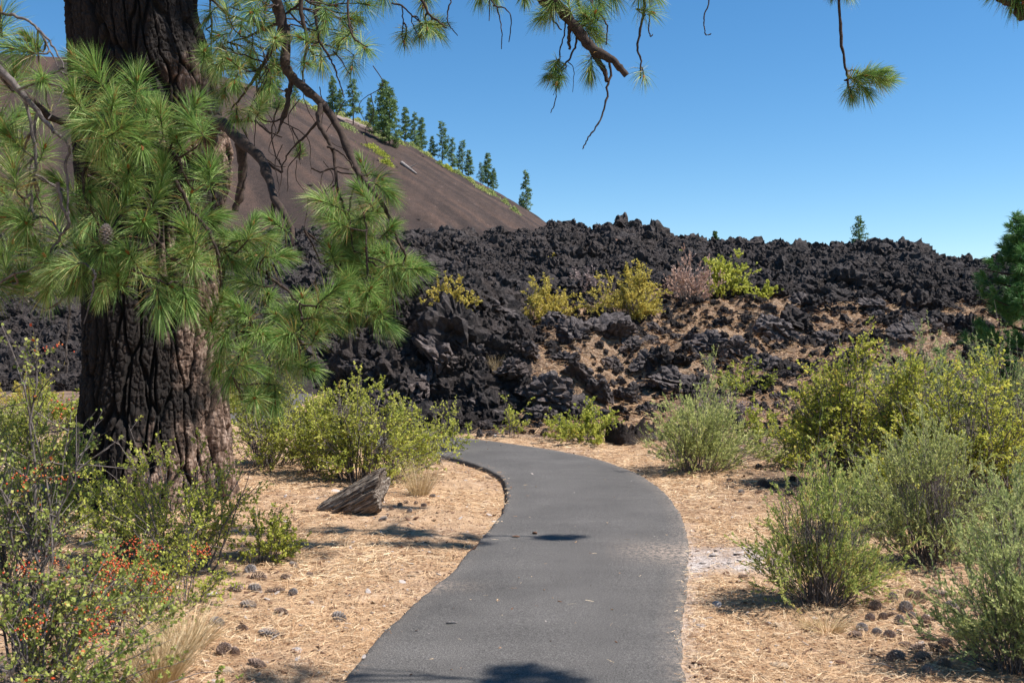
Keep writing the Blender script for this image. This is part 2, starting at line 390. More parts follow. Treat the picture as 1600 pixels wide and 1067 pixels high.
# ------------------------------------------------------------------ terrain meshes
def grid(Yr, U, Xf, Hf):
    Y = np.repeat(Yr[:, None], len(U), 1); X = Xf(U[None, :], Y); return X, Y
def gridmesh(name, X, Y, Z, attrs, mat):
    n, m = X.shape; i = np.arange(n*m).reshape(n, m)
    Q = np.stack([i[:-1, :-1], i[:-1, 1:], i[1:, 1:], i[1:, :-1]], -1).reshape(-1, 4)
    return mesh_np(name, np.stack([X, Y, Z], -1).reshape(-1, 3), Q, {k: v.ravel() for k, v in attrs.items()}, [mat])
Yr = np.concatenate([[-60, -30, -15, -8, -4, -1, .8, 1.8], np.geomspace(2.6, 30, 560), np.geomspace(31, 900, 60)])
U = np.linspace(-1, 1, 620)
X, Y = grid(Yr, U, lambda u, y: .8*u*(np.maximum(y, 0)*.62+2)+np.sign(u)*np.abs(u)**7*(60+np.abs(y)*.9), None)
pd = pdist(X, Y); Z = Hg(X, Y, pd)
grav = np.exp(-(((X-1.62)/.42)**2+((Y-7.45)/.42)**2))*1.0+.35*np.exp(-((pd-HW)/.12)**2)*(X > .4)*(Y < 9)
grav = np.clip(grav*(1.1+.8*fbm(X*6, Y*6, s=51, o=3)), 0, 1)
dark = np.clip(sst(1.9, 2.6, X-.10*(Y-9)+.4*fbm(X, Y, s=52))*sst(9.0, 10.2, Y)*1.0+sst(15.3, 16.5, Y)*sst(HW+.3, HW+1.2, pd)+.0, 0, 1)*(.7+.6*fbm(X*2, Y*2, s=53))
dark = np.clip(dark, 0, 1)
obj('ground', gridmesh('ground', X, Y, Z, {'gravel': grav, 'dark': dark}, MG), kind='structure')

Yr = np.concatenate([np.geomspace(15.6, 46, 560), np.geomspace(46.5, 95, 30)])
U = np.linspace(-1, 1, 640)
X, Y = grid(Yr, U, lambda u, y: u*(y*.60+2)+np.sign(u)*np.abs(u)**9*25, None)
Z = Hl(X, Y); Z = np.where(Z < Hg(X, Y)-.15, Hg(X, Y)-.15, Z)
obj('lava_field', gridmesh('lava_field', X, Y, Z, {'litter': litter_w(X, Y)}, MLF), kind='structure')

Yr = np.linspace(130, 620, 420); U = np.linspace(-1, 1, 520)
X, Y = grid(Yr, U, lambda u, y: -110+u*230+0*y, None); Z = Hh(X, Y); Z = np.maximum(Z, -6)
rr_ = np.hypot(X-HC['cx'], Y-HC['cy']); an_ = np.arctan2(Y-HC['cy'], X-HC['cx'])
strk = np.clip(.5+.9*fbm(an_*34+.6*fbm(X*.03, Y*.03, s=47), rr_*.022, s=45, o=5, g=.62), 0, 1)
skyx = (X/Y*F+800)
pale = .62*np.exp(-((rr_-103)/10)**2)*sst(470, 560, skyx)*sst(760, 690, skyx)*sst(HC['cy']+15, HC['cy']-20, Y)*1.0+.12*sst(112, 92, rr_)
obj('cinder_hill', gridmesh('cinder_hill', X, Y, Z, {'pale': pale, 'strk': strk}, MC), kind='structure')

# path slab
def path_mesh():
    c = CLd; t = np.gradient(c, axis=0); t /= np.linalg.norm(t, axis=1, keepdims=True); nrm = np.stack([-t[:, 1], t[:, 0]], 1)
    seg = np.r_[0, np.cumsum(np.linalg.norm(np.diff(c, axis=0), axis=1))]
    s = np.arange(0, seg[-1], .03); cx = np.interp(s, seg, c[:, 0]); cy = np.interp(s, seg, c[:, 1])
    nx = np.interp(s, seg, nrm[:, 0]); ny = np.interp(s, seg, nrm[:, 1])
    us = np.array([-1.04, -1.0, -.985, -.95, -.8, -.5, -.2, .2, .5, .8, .95, .985, 1.0, 1.04])
    V = []; D = []
    for u in us:
        w = HW*(1+0*s)
        e = (.026*fbm(s*4, s*0+u, s=61, o=5, g=.65)+.02*fbm(s*.8, s*0+u*3, s=62, o=2))*(abs(u) > .9)
        x = cx+nx*(w*u+np.sign(u)*e); y = cy+ny*(w*u+np.sign(u)*e)
        z = .035-.012*u*u+.004*fbm(x*1.5, y*1.5, s=63)
        if abs(u) > .99: z = z-.012
        if abs(u) > 1.02: z = z*0-.10
        V.append(np.stack([x, y, z], 1))
        D.append(np.clip((abs(u)-.80)/.2, 0, 1)*.30*np.ones_like(s)*(1.2 if u < 0 else .45)+.9*np.exp(-(((x-1.15)/.25)**2+((y-7.6)/.35)**2))+.5*np.exp(-(((x+.5)/.2)**2+((y-6.6)/.15)**2)))
    V = np.stack(V, 1); n, m = V.shape[:2]; i = np.arange(n*m).reshape(n, m)
    Q = np.stack([i[:-1, :-1], i[1:, :-1], i[1:, 1:], i[:-1, 1:]], -1).reshape(-1, 4)
    return mesh_np('path', V.reshape(-1, 3), Q, {'dust': np.stack(D, 1).ravel()}, [MA])
obj('path', path_mesh(), kind='structure')

# ------------------------------------------------------------------ rocks
import bmesh
def ico(sub):
    b = bmesh.new(); bmesh.ops.create_icosphere(b, subdivisions=sub, radius=1)
    V = np.array([v.co[:] for v in b.verts]); Fc = np.array([[v.index for v in f.verts] for f in b.faces]); b.free(); return V, Fc
ICO = {k: ico(k) for k in (2, 3, 4, 5)}
def rock_mesh(name, seed, sub, mat, cuts=9, rough=.22, spike=.2, smooth=True):
    V, Fc = ICO[sub]; r = np.random.default_rng(seed); V = V.copy()
    for i in range(cuts):
        n = r.normal(size=3); n /= np.linalg.norm(n); d = r.uniform(.35, .8)
        t = V@n; V -= np.outer(np.maximum(t-d, 0)*.92, n)
    N = V/np.linalg.norm(V, axis=1, keepdims=True); s = seed*7
    o = r.uniform(0, 50, 3); x, y, z = (V+o).T
    d = rough*fbm(x*1.6, y*1.6, z*1.6, 4, s)+spike*fbm(x*2.6, y*2.6, z*2.6, 4, s+5, .6, True)
    f1, f2, _ = worley(x*3.2, y*3.2, z*3.2, s+3); d = d-.16*(1-sst(0, .45, f1))
    if sub > 4:
        f1, f2, _ = worley(x*2.3+.3*vn(x*4, y*4, z*4, 9), y*2.3, z*2.3, s+4); d = d-.20*(1-sst(0, .22, f2-f1)); d = d+.05*fbm(x*9, y*9, z*9, 3, s+6, .6, True)
    V = V+N*d[:, None]; V[:, 2] *= .85
    return mesh_np(name, V*.5/.95, Fc, {}, [mat], smooth)
def scatter(name, pts, rot, scl, idx, protos, **props):
    c = bpy.data.collections.new(name+'_source')
    for i, me in enumerate(protos):
        c.objects.link(bpy.data.objects.new('%s_piece_%02d' % (name, i), me))
    me = bpy.data.meshes.new(name); me.vertices.add(len(pts)); me.vertices.foreach_set('co', np.asarray(pts, np.float32).ravel())
    for k, a, ty in (('rot', rot, 'FLOAT_VECTOR'), ('scl', scl, 'FLOAT_VECTOR')):
        at = me.attributes.new(k, ty, 'POINT'); at.data.foreach_set('vector', np.asarray(a, np.float32).ravel())
    at = me.attributes.new('idx', 'INT', 'POINT'); at.data.foreach_set('value', np.asarray(idx, np.int32))
    g = bpy.data.node_groups.new(name, 'GeometryNodeTree')
    g.interface.new_socket('Geometry', in_out='INPUT', socket_type='NodeSocketGeometry'); g.interface.new_socket('Geometry', in_out='OUTPUT', socket_type='NodeSocketGeometry')
    N = g.nodes.new; gi, go, ip, ci = N('NodeGroupInput'), N('NodeGroupOutput'), N('GeometryNodeInstanceOnPoints'), N('GeometryNodeCollectionInfo')
    ci.inputs['Collection'].default_value = c; ci.inputs['Separate Children'].default_value = True; ci.inputs['Reset Children'].default_value = True
    ip.inputs['Pick Instance'].default_value = True
    L = g.links.new; L(gi.outputs[0], ip.inputs['Points']); L(ci.outputs[0], ip.inputs['Instance'])
    for nm, ty, so in (('rot', 'FLOAT_VECTOR', 'Rotation'), ('scl', 'FLOAT_VECTOR', 'Scale'), ('idx', 'INT', 'Instance Index')):
        a = N('GeometryNodeInputNamedAttribute'); a.data_type = ty; a.inputs['Name'].default_value = nm; L(a.outputs[0], ip.inputs[so])
    L(ip.outputs[0], go.inputs[0])
    o = bpy.data.objects.new(name, me); col.objects.link(o)
    md = o.modifiers.new('scatter', 'NODES'); md.node_group = g
    for k, v in props.items(): o[k] = v
    return o
rg = np.random.default_rng(5)
BOULD = [rock_mesh('lava_boulder', 100+i, 5, MLR, 14, .20, .16, False) for i in range(12)]
CLINK = [rock_mesh('clinker', 200+i, 4, MLB, 6, .46, .55, False) for i in range(14)]
# clinker rubble over the lava field
def samp(n, y0, y1, wf=.60, ex=1.0):
    u = rg.uniform(0, 1, n); y = (y0**2+u*(y1**2-y0**2))**.5; x = rg.uniform(-1, 1, n)*(y*wf+ex); return x, y
x, y = samp(230000, 16.2, 47.5); x = np.r_[x, rg.uniform(-4.2, -.5, 9000)]; y = np.r_[y, rg.uniform(18.0, 23.5, 9000)]
h = Hl(x, y); g = Hg(x, y)
lw = litter_w(x, y); pdx = pdist(x, y)
keep = (h > g+.02) & (rg.uniform(size=len(x)) < np.where(lw > .35, .28, 1.0)*np.where(y > 30, .62, .5)) & (pdx > HW+.25)
x, y, h, lw = x[keep], y[keep], h[keep], lw[keep]
n = len(x)
sz = np.exp(rg.normal(size=n)*.58)*np.interp(y, [16, 22, 32, 46], [.11, .145, .18, .21]); sz = np.clip(sz, .05, .62)
sz = np.where(lw > .35, sz*rg.uniform(.25, .85, n), sz); sz = np.where(rg.uniform(size=n) < .035, sz*1.8, sz); sz = np.where((y < 23.5) & (lw < .35) & (x > -.3), sz*.72, sz)
rot = rg.uniform(0, 6.28, (n, 3)); sc = sz[:, None]*rg.uniform(.75, 1.3, (n, 3))
scatter('lava_rubble', np.stack([x, y, h+sz*.08], 1), rot, sc, rg.integers(0, 14, n), CLINK, kind='stuff', label='jagged black clinker rubble covering the lava flow')
print('rubble', n)
# boulders one can single out
big = [(742,500,62),(785,492,52),(760,478,56),(665,512,50),(700,492,70),(640,560,62),(590,585,60),(615,622,72),(690,560,95),(745,560,62),(560,575,52),(655,640,62),(700,655,64),
 (740,640,50),(800,578,50),(858,612,95),(892,640,72),(930,612,62),(880,560,52),(930,512,72),(900,522,60),(960,520,52),(850,655,60),(1010,562,45),(1050,592,85),(1076,600,50),
 (1115,540,75),(1150,548,60),(1200,572,48),(1214,512,62),(885,352,30),(762,366,34),(1030,520,40),(670,600,80),(780,620,60),(560,620,50),(720,530,60),(820,545,45),(635,590,50),
 (1000,480,36),(1010,640,36),(1140,600,36),(1180,600,30),(870,500,50),(830,610,40),(960,570,44),(985,540,40),(1330,560,50),(1250,470,44),(1420,520,50),(1430,392,36),(1370,480,44),(1290,530,46)]
gr = 'black lava boulders of the outcrop'
for i, (px, py, w) in enumerate(big):
    p = hit(px, py+w*.10, y0=15.7); s = w/F*p[1]*(1.2 if py > 400 else .55)
    o = obj('lava_boulder', BOULD[i % 12], loc=tuple(p+np.array([0, .10*s, .03*s])), category='boulder', group=gr, label='jagged black lava boulder heaped in the rocky outcrop behind the path bend')
    o.rotation_euler = tuple(rg.uniform(-.5, .5, 2))+(rg.uniform(0, 6.28),); o.scale = (s*rg.uniform(.9, 1.2), s*rg.uniform(.9, 1.2), s*rg.uniform(.75, 1.05))
    if px < 520 or py < 400: o['label'] = 'black lava block standing up on the ridge against the sky'; o['group'] = 'lava blocks on the ridge'
    elif px > 1100: o['label'] = 'rough black lava boulder bedded in needle litter on the right slope'; o['group'] = 'lava boulders on the right slope'
k = 0
while k < 190:
    xx, yy = samp(1, 16.5, 25, .5, 0); 
    if pdist(xx, yy)[0] < HW+.5 or xx[0] < -3.3: continue
    hh = Hl(xx, yy)[0]
    if hh < .02: continue
    s = float(np.clip(np.exp(rg.normal()*.4)*.30, .15, .7))
    px_ = xx[0]/yy[0]*F+800
    o = obj('lava_boulder', BOULD[k % 12], loc=(xx[0], yy[0], hh+s*.05), category='boulder', group=gr if px_ < 1100 else 'lava boulders on the right slope',
        label='jagged black lava boulder heaped in the rocky outcrop behind the path bend' if px_ < 1100 else 'rough black lava boulder bedded in needle litter on the right slope')
    o.rotation_euler = tuple(rg.uniform(-.8, .8, 2))+(rg.uniform(0, 6.28),); o.scale = (s*rg.uniform(.8, 1.3), s*rg.uniform(.8, 1.3), s*rg.uniform(.7, 1.1)); k += 1
p = hit(992, 612, y0=15.7); o = obj('lava_boulder', BOULD[3], loc=tuple(p), category='boulder', label='smooth-topped dark boulder standing alone in the needle litter right of the outcrop'); o.scale = (.62, .55, .52)
p = hit(967, 392, y0=15.7); o = obj('lava_slab', rock_mesh('reddish_slab', 77, 4, MRED, 7, .12, .08), loc=tuple(p), category='boulder', label='upright reddish brown lava slab near the top of the dark ridge'); o.scale = (.9, .8, 1.6)
p = hit(735, 420, y0=15.7); o = obj('lava_slab', rock_mesh('brown_slab', 78, 4, MRED, 6, .12, .08), loc=tuple(p), category='boulder', label='flat brownish lava slab lying on the upper slope above the outcrop'); o.scale = (1.6, .9, .6)

# ------------------------------------------------------------------ shrubs
def leaves(C, D, L, W, rng, flat=.4):
    """C centres/bases (n,3), D unit directions, L length, W width -> diamond quads"""
    n = len(C); q = rng.normal(size=(n, 3)); q[:, 2] += flat*0
    S = np.cross(D, q); S /= np.linalg.norm(S, axis=1, keepdims=True)+1e-9
    L = np.broadcast_to(L, n)[:, None]; W = np.broadcast_to(W, n)[:, None]
    V = np.stack([C, C+D*L*.5+S*W*.5, C+D*L, C+D*L*.5-S*W*.5], 1).reshape(-1, 3)
    return V, np.arange(4*n).reshape(n, 4)
def unit(v): return v/(np.linalg.norm(v, axis=-1, keepdims=True)+1e-9)
def bez(a, c, b, K):
    t = np.linspace(0, 1, K)[None, :, None]
    return (1-t)**2*a[:, None]+2*t*(1-t)*c[:, None]+t*t*b[:, None]
def shrub(seed, W, H, kind, lmat, smat, ns, nt, nl, ll=.020, lw=.014, low=.25, lean=(0, 0), vb=(0, 1), vtop=0.0, open_=1.0):
    ns = int(ns*(1.4 if kind == 'leafy' else 1.2)); nl = int(nl*1.7); W = W*1.12; H = H*1.03
    if kind == 'leafy': ll = ll*1.25; lw = lw*1.45
    else: lw = lw*1.9; ll = ll*1.15
    r = np.random.default_rng(seed)
    ph = r.uniform(0, 6.283, ns); rho = np.sqrt(r.uniform(0, 1, ns))
    top = np.sqrt(np.clip(1-.75*rho**2, .05, 1))*r.uniform(.62 if kind == 'leafy' else .7, 1.0, ns)
    top = top*(1+.14*np.sin(ph*2+seed)+.14*np.sin(ph*5+seed*2)); rho = rho*(1+.18*np.sin(ph+seed*1.7)+.14*np.sin(ph*3+seed*.9))
    E = np.stack([np.cos(ph)*rho*W/2*open_+lean[0], np.sin(ph)*rho*W/2*.85*open_+lean[1], H*(top*.95)*np.where(rho > .7, r.uniform(.35, 1, ns), 1)], 1)
    B = np.stack([np.cos(ph)*rho*W*.10, np.sin(ph)*rho*W*.10, np.full(ns, -.03)], 1)+r.normal(size=(ns, 3))*[.03*W, .03*W, 0]
    Cc = B+(E-B)*[.35, .35, .62]+r.normal(size=(ns, 3))*.05*H
    K = 8; PL = bez(B, Cc, E, K); PL[:, 1:] += r.normal(size=(ns, K-1, 3))*.012*H
    r0 = (.006 if kind == 'leafy' else .0035)*np.sqrt(H/1.0)*(1.3 if H > 1.2 else 1)
    RL = np.linspace(1, .3, K)[None]*r0*r.uniform(.6, 1.4, (ns, 1))
    bag = Bag(); V, Q = tubes(PL, RL, 4); bag.add(V, Q)
    # side twigs
    N = ns*nt; si = np.repeat(np.arange(ns), nt); t = r.uniform(low, 1, N)
    f = t*(K-1); i = np.minimum(f.astype(int), K-2); f = (f-i)[:, None]
    A = PL[si, i]*(1-f)+PL[si, i+1]*f; T = unit(PL[si, i+1]-PL[si, i])
    spread = .9 if kind == 'leafy' else .38
    D = unit(T+r.normal(size=(N, 3))*spread+np.array([0, 0, .15 if kind == 'leafy' else .3]))
    Lt = H*r.uniform(.08, .24, N)*(1.15-.4*t) if kind == 'leafy' else H*r.uniform(.12, .30, N)*(1.1-.4*t)
    E2 = A+D*Lt[:, None]; C2 = (A+E2)/2+r.normal(size=(N, 3))*.06*Lt[:, None]
    K2 = 4; P2 = bez(A, C2, E2, K2); R2 = np.linspace(1, .4, K2)[None]*r0*.42*np.ones((N, 1))
    V, Q = tubes(P2, R2, 3); bag.add(V, Q)
    stem = bag.mesh('stems', [smat])
    # leaves
    M = N*nl; ti = np.repeat(np.arange(N), nl); t = r.uniform(.1, 1.03, M)
    f = np.clip(t, 0, .999)*(K2-1); i = f.astype(int); f = (f-i)[:, None]
    C = P2[ti, i]*(1-f)+P2[ti, i+1]*f; T = unit(P2[ti, i+1]-P2[ti, i])
    if kind == 'leafy': Dl = unit(T*.5+r.normal(size=(M, 3))*.8+np.array([0, 0, .25])); 
    else: Dl = unit(T*1.2+r.normal(size=(M, 3))*.45)
    gap = vn(C[:, 0]*5/H+seed, C[:, 1]*5/H, C[:, 2]*6/H, seed) > -.42; C, Dl, ti = C[gap], Dl[gap], ti[gap]; M = len(C)
    s = r.uniform(.6, 1.3, M)
    V, Q = leaves(C, Dl, ll*s, lw*s, r)
    tw = r.uniform(0, 1, N)[ti]; hz = np.clip(C[:, 2]/H, 0, 1)
    var = np.clip(vb[0]+(vb[1]-vb[0])*(.45*r.uniform(0, 1, M)+.55*tw**1.3)+vtop*(hz-.5), 0, 1)
    return stem, mesh_np('foliage', V, Q, {'var': np.repeat(var, 4)}, [lmat], False)
def put_shrub(name, label, cat, loc, *a, rz=0, group=None, **k):
    st, fo = shrub(*a, **k)
    e = empty(name, tuple(loc), label, cat, group); e.rotation_euler = (0, 0, rz)
    obj('stems', st, e); obj('foliage', fo, e); return e
def G(px, Y, dz=0):
    x = (px-800)/F*Y; return (x, Y, float(Hall(x, Y)[0])+dz)
def sz(p, Y): return p/F*Y
leafs = [  # name, label, px, Y, width px, height px, mat, ns, nt, nl, extra
 ('leafy_shrub', 'large bright yellow-green leafy shrub behind the weathered log, left of the path bend', 562, 11.2, 215, 165, LY, 44, 22, 11, {}),
 ('leafy_shrub', 'loose yellow-green leafy shrub just right of the big trunk base', 420, 12.6, 170, 175, LY, 36, 18, 9, dict(vb=(0, .9))),
 ('leafy_shrub', 'pale yellow-green shrub left of the far stretch of path, behind the trunk', 500, 17.0, 260, 85, LY, 34, 16, 8, dict(vb=(.1, .95), ll=.026, lw=.016)),
 ('leafy_shrub', 'sparse green leafy shrub with bare grey stems in front of the big trunk base', 290, 7.0, 300, 220, LY, 30, 18, 9, dict(vb=(.05, .92), ll=.015, lw=.011)),
 ('leafy_shrub', 'second green leafy shrub at the left front of the big trunk, behind the red-fruited bushes', 195, 7.3, 210, 150, LY, 26, 16, 8, dict(vb=(.05, .95), ll=.015, lw=.011)),
 ('leafy_shrub', 'thin see-through leafy shrub over the dry needles between the red-fruited bushes and the pine cones', 285, 6.0, 190, 150, LY, 15, 12, 7, dict(vb=(.05, .97), ll=.014, lw=.010)),
 ('leafy_shrub', 'low thin leafy sprig at the foot of the big pine, left of the log', 412, 7.35, 140, 100, LY, 18, 14, 9, dict(vb=(.1, .9), ll=.014, lw=.010)),
 ('leafy_shrub', 'tiny thin yellowish shrub at the inner edge of the path bend', 700, 14.2, 85, 100, LY, 12, 12, 7, dict(vb=(.1, .95), ll=.022, lw=.014)),
 ('leafy_shrub', 'low light green leafy shrub on the far edge of the path bend below the outcrop', 915, 15.5, 165, 62, LY, 34, 14, 9, dict(ll=.026, lw=.016)),
 ('leafy_shrub', 'thin sprig of green leaves on the verge between path bend and outcrop', 800, 16.0, 60, 75, LY, 8, 9, 7, dict(ll=.024, lw=.015)),
 ('leafy_shrub', 'small light green shrub in front of the bare slope, right of the grey-green bush', 1190, 15.2, 75, 62, LY, 16, 10, 8, dict(ll=.026, lw=.016)),
 ('leafy_shrub', 'sparse leafy shrub growing from a black rock in the middle of the litter slope', 1160, 19.5, 110, 75, LY, 16, 10, 7, dict(ll=.032, lw=.019, vb=(0, .8))),
 ('leafy_shrub', 'tall mottled yellow and green shrub, leftmost of the thicket on the right', 1325, 11.0, 230, 240, LO, 50, 20, 10, dict(ll=.026, lw=.018)),
 ('leafy_shrub', 'mottled yellow-green shrub with reddish tips at the right edge of the thicket', 1525, 9.4, 260, 250, LO, 50, 20, 10, dict(ll=.024, lw=.016, vb=(0, .95))),
 ('leafy_shrub', 'yellow-spotted leafy shrub in the middle of the right-hand thicket', 1425, 10.2, 200, 215, LO, 40, 20, 10, dict(ll=.025, lw=.017)),
 ('leafy_shrub', 'yellow-green shrub far left behind the tall red-leaved shrub', 40, 11.5, 190, 170, LY, 30, 16, 9, dict(vb=(0, .8))),
 ('leafy_shrub', 'pale green shrub far behind on the left, under the left edge of the dark trunk', 90, 17.0, 190, 75, LY, 30, 14, 8, dict(vb=(0, .7), ll=.028, lw=.018)),
 ('leafy_shrub', 'low yellowish shrub at the foot of the left-hand lava slope', 30, 22.0, 150, 60, LYO, 26, 12, 8, dict(vb=(0, .8), ll=.034, lw=.022)),
 ('leafy_shrub', 'distant yellow-green shrub between trunk and far path, at the foot of the lava', 370, 21.0, 140, 60, LY, 26, 12, 8, dict(ll=.034, lw=.022)),
 ('leafy_shrub', 'yellow-green shrub crowding the right side of the large leafy one', 630, 12.6, 90, 115, LY, 26, 16, 9, {}),
 ('leafy_shrub', 'yellow-green shrub crowding the left side of the large leafy one', 490, 11.9, 120, 150, LY, 26, 16, 9, dict(vb=(.05, .95))),
 ('leafy_shrub', 'mottled shrub filling the back of the right-hand thicket', 1250, 12.4, 120, 95, LO, 26, 14, 9, dict(vb=(0, .8))),
 ('leafy_shrub', 'mottled green shrub low in the centre of the right-hand thicket', 1400, 8.9, 170, 140, LO, 28, 16, 9, dict(vb=(0, .9))),
 ('leafy_shrub', 'dark green shrub hugging the left frame edge behind the red-fruited bush', 60, 8.0, 230, 210, LG, 30, 16, 9, dict(vb=(0, .7))),
]
for i, (nm, lb, px, Y, w, h, m, ns, nt, nl, ex) in enumerate(leafs):
    ex = dict(ex); put_shrub(nm, lb, 'shrub', G(px, Y, -.01), 300+i, sz(w, Y), sz(h, Y), 'leafy', m, TWS, ns, nt, nl, **ex)
# foreground left shrubs with red fruit
RED = leaf_mat('red_fruit', [(0, (.50, .05, .02)), (.6, (.62, .11, .035)), (1, (.60, .26, .07))], .15, .4, .4)
def fruit(e, W, H, n, seed, cx=0, cy=0, zc=.6, clusters=9):
    r = np.random.default_rng(seed); k = r.integers(0, clusters, n); c = np.stack([r.normal(size=clusters)*W*.26+cx, r.normal(size=clusters)*W*.2+cy, H*np.clip(zc+r.normal(size=clusters)*.2, .2, 1)], 1)
    p = c[k]+r.normal(size=(n, 3))*[.035, .035, .025]; V0, F0 = ico(1); s_ = r.uniform(.0035, .0060, n)
    V = (V0[None]*s_[:, None, None]+p[:, None]).reshape(-1, 3); Fc = (F0[None]+np.arange(n)[:, None, None]*len(V0)).reshape(-1, 3)
    obj('fruit', mesh_np('fruit', V, Fc, {'var': np.repeat(r.uniform(0, 1, n), len(V0))}, [RED]), e)
e = put_shrub('red_fruited_shrub', 'tall sparse shrub with upright grey stems and red-tinged leaves at the left frame edge', 'shrub', G(55, 4.9), 341, .66, 1.60, 'leafy', LG, TWG, 15, 18, 7, ll=.017, lw=.012, vb=(.05, 1), open_=1.0); fruit(e, .6, 1.6, 170, 1, zc=.5, clusters=16)
e = put_shrub('red_fruited_shrub', 'spreading green shrub dotted with clusters of red fruit in the left foreground', 'shrub', G(70, 4.55), 342, 1.0, .70, 'leafy', LG, TWS, 22, 16, 7, ll=.015, lw=.011, vb=(.05, 1), lean=(.12, .1)); fruit(e, .9, .66, 330, 2, .15, .05, .6, 14)
put_shrub('red_fruited_shrub', 'low arching dark-leaved branch spray reaching right over the dry grass in the left foreground', 'shrub', G(80, 4.35), 343, .80, .40, 'leafy', LG, TWS, 9, 12, 8, ll=.014, lw=.011, vb=(0, .6), lean=(.42, .1))
e = put_shrub('red_fruited_shrub', 'orange-red fruited shrub between the trunk and the foreground spray', 'shrub', G(190, 5.5), 344, .80, .56, 'leafy', LG, TWS, 20, 15, 7, ll=.014, lw=.010, vb=(.15, .9)); fruit(e, .7, .5, 480, 3, .08, 0, .62, 12)
# wispy shrubs
wis = [
 ('rabbitbrush', 'rounded grey-green wispy bush on the far right verge of the path bend', 1088, 12.2, 200, 118, LW, 150, 7, 13, dict(ll=.03, lw=.006)),
 ('rabbitbrush', 'feathery green bush casting its shadow across the right edge of the path', 1278, 6.35, 200, 225, LGR, 120, 8, 14, dict(ll=.021, lw=.0045)),
 ('rabbitbrush', 'feathery grey-green bush behind the scattered cones on the right', 1450, 7.2, 215, 225, LW, 120, 8, 14, dict(ll=.022, lw=.0045, vb=(0, .75))),
 ('rabbitbrush', 'dense grey-green bush cut off by the bottom right corner of the view', 1590, 5.0, 250, 250, LD, 120, 8, 14, dict(ll=.020, lw=.0045, vb=(.2, 1))),
 ('rabbitbrush', 'dull grey-green bush at the back of the right-hand thicket', 1445, 13.2, 230, 175, LD, 130, 7, 13, dict(ll=.03, lw=.008)),
 ('rabbitbrush', 'grey-green bush under the young pine at the right edge', 1575, 11.8, 190, 215, LD, 130, 7, 13, dict(ll=.028, lw=.007)),
 ('rabbitbrush', 'small grey-green bush between the two big feathery bushes on the right', 1350, 8.4, 120, 120, LW, 70, 7, 13, dict(ll=.024, lw=.005, vb=(0, .8))),
 ('rabbitbrush', 'upright dull green bush on the slope above the right-hand thicket', 1335, 17.0, 55, 60, LD, 40, 7, 11, dict(ll=.04, lw=.011)),
 ('rabbitbrush', 'tall wispy tip of grey-green brush behind the rounded verge bush', 1110, 13.6, 90, 140, LW, 36, 6, 12, dict(ll=.03, lw=.006)),
 ('rabbitbrush', 'grey-green brush at the far right, in front of the mottled thicket shrub', 1600, 7.4, 210, 160, LD, 110, 7, 13, dict(ll=.024, lw=.005, vb=(.1, 1))),
 ('rabbitbrush', 'pale sage-coloured bush left of the big trunk in the background', 15, 15.0, 90, 60, LW, 60, 6, 12, dict(ll=.03, lw=.008)),
]
for i, (nm, lb, px, Y, w, h, m, ns, nt, nl, ex) in enumerate(wis):
    put_shrub(nm, lb, 'bush', G(px, Y, -.01), 400+i, sz(w, Y), sz(h, Y), 'wispy', m, TWS, ns, nt, nl, low=.2, **ex)
# shrubs on the lava
lav = [
 ('lava_shrub', 'yellow shrub on top of the outcrop, leftmost of the shrubs growing on the lava', 706, 487, 100, 58, LYO, 24, 10, 8, 'leafy', {}),
 ('lava_shrub', 'rounded yellow-green shrub between two black boulders on the outcrop', 845, 503, 118, 68, LYO, 40, 12, 9, 'leafy', {}),
 ('lava_shrub', 'largest golden shrub on the lava, with dry stems at its foot', 983, 500, 122, 100, LYO, 44, 14, 10, 'leafy', dict(vb=(0, .9))),
 ('lava_shrub', 'dead grey twiggy bush with rust-pink top on the lava', 1078, 472, 90, 68, LPK, 50, 8, 5, 'wispy', {}),
 ('lava_shrub', 'bright yellow-green upright shrub right of the rust-pink bush', 1132, 468, 78, 72, LY, 32, 12, 9, 'wispy', dict(vb=(.4, .9), lw=.03)),
 ('lava_shrub', 'low yellow-green tuft trailing off at the right of the lava shrubs', 1188, 466, 55, 26, LY, 12, 8, 7, 'wispy', dict(lw=.03, vb=(.2, .9))),
 ('lava_shrub', 'tiny yellow shrub high on the dark ridge', 870, 412, 26, 16, LYO, 8, 8, 7, 'leafy', {}),
 ('lava_shrub', 'small yellow-green shrub just above the golden shrub', 990, 406, 22, 14, LYO, 8, 8, 7, 'leafy', {}),
 ('lava_shrub', 'small green shrub on the ridge above the rust-pink bush', 1024, 412, 18, 14, LY, 8, 8, 6, 'leafy', {}),
 ('lava_shrub', 'tiny green shrub on the ridge right of centre', 1066, 402, 12, 12, LY, 6, 8, 6, 'leafy', {}),
 ('lava_shrub', 'grey leafless bush between the two yellow shrubs on the lava', 915, 462, 60, 42, LPK, 40, 7, 3, 'wispy', dict(vb=(0, .15))),
 ('lava_shrub', 'pile of bare purplish grey twigs at the foot of the litter slope', 1125, 655, 100, 50, LPK, 50, 6, 2, 'wispy', dict(vb=(0, .1))),
]
for i, (nm, lb, px, py, w, h, m, ns, nt, nl, kd, ex) in enumerate(lav):
    p = hit(px, py, y0=15.7); ex = dict(ex); Yp = p[1]
    e = dict(ll=.0016*Yp if kd == 'leafy' else .0024*Yp, lw=.0011*Yp if kd == 'leafy' else .0006*Yp); e.update(ex)
    if 'lw' in ex and ex['lw'] == .03: e['lw'] = .0011*Yp
    put_shrub(nm, lb, 'shrub', p-[0, 0, .03], 500+i, sz(w, Yp), sz(h, Yp), kd, m, TWS, ns, nt, nl, **e)

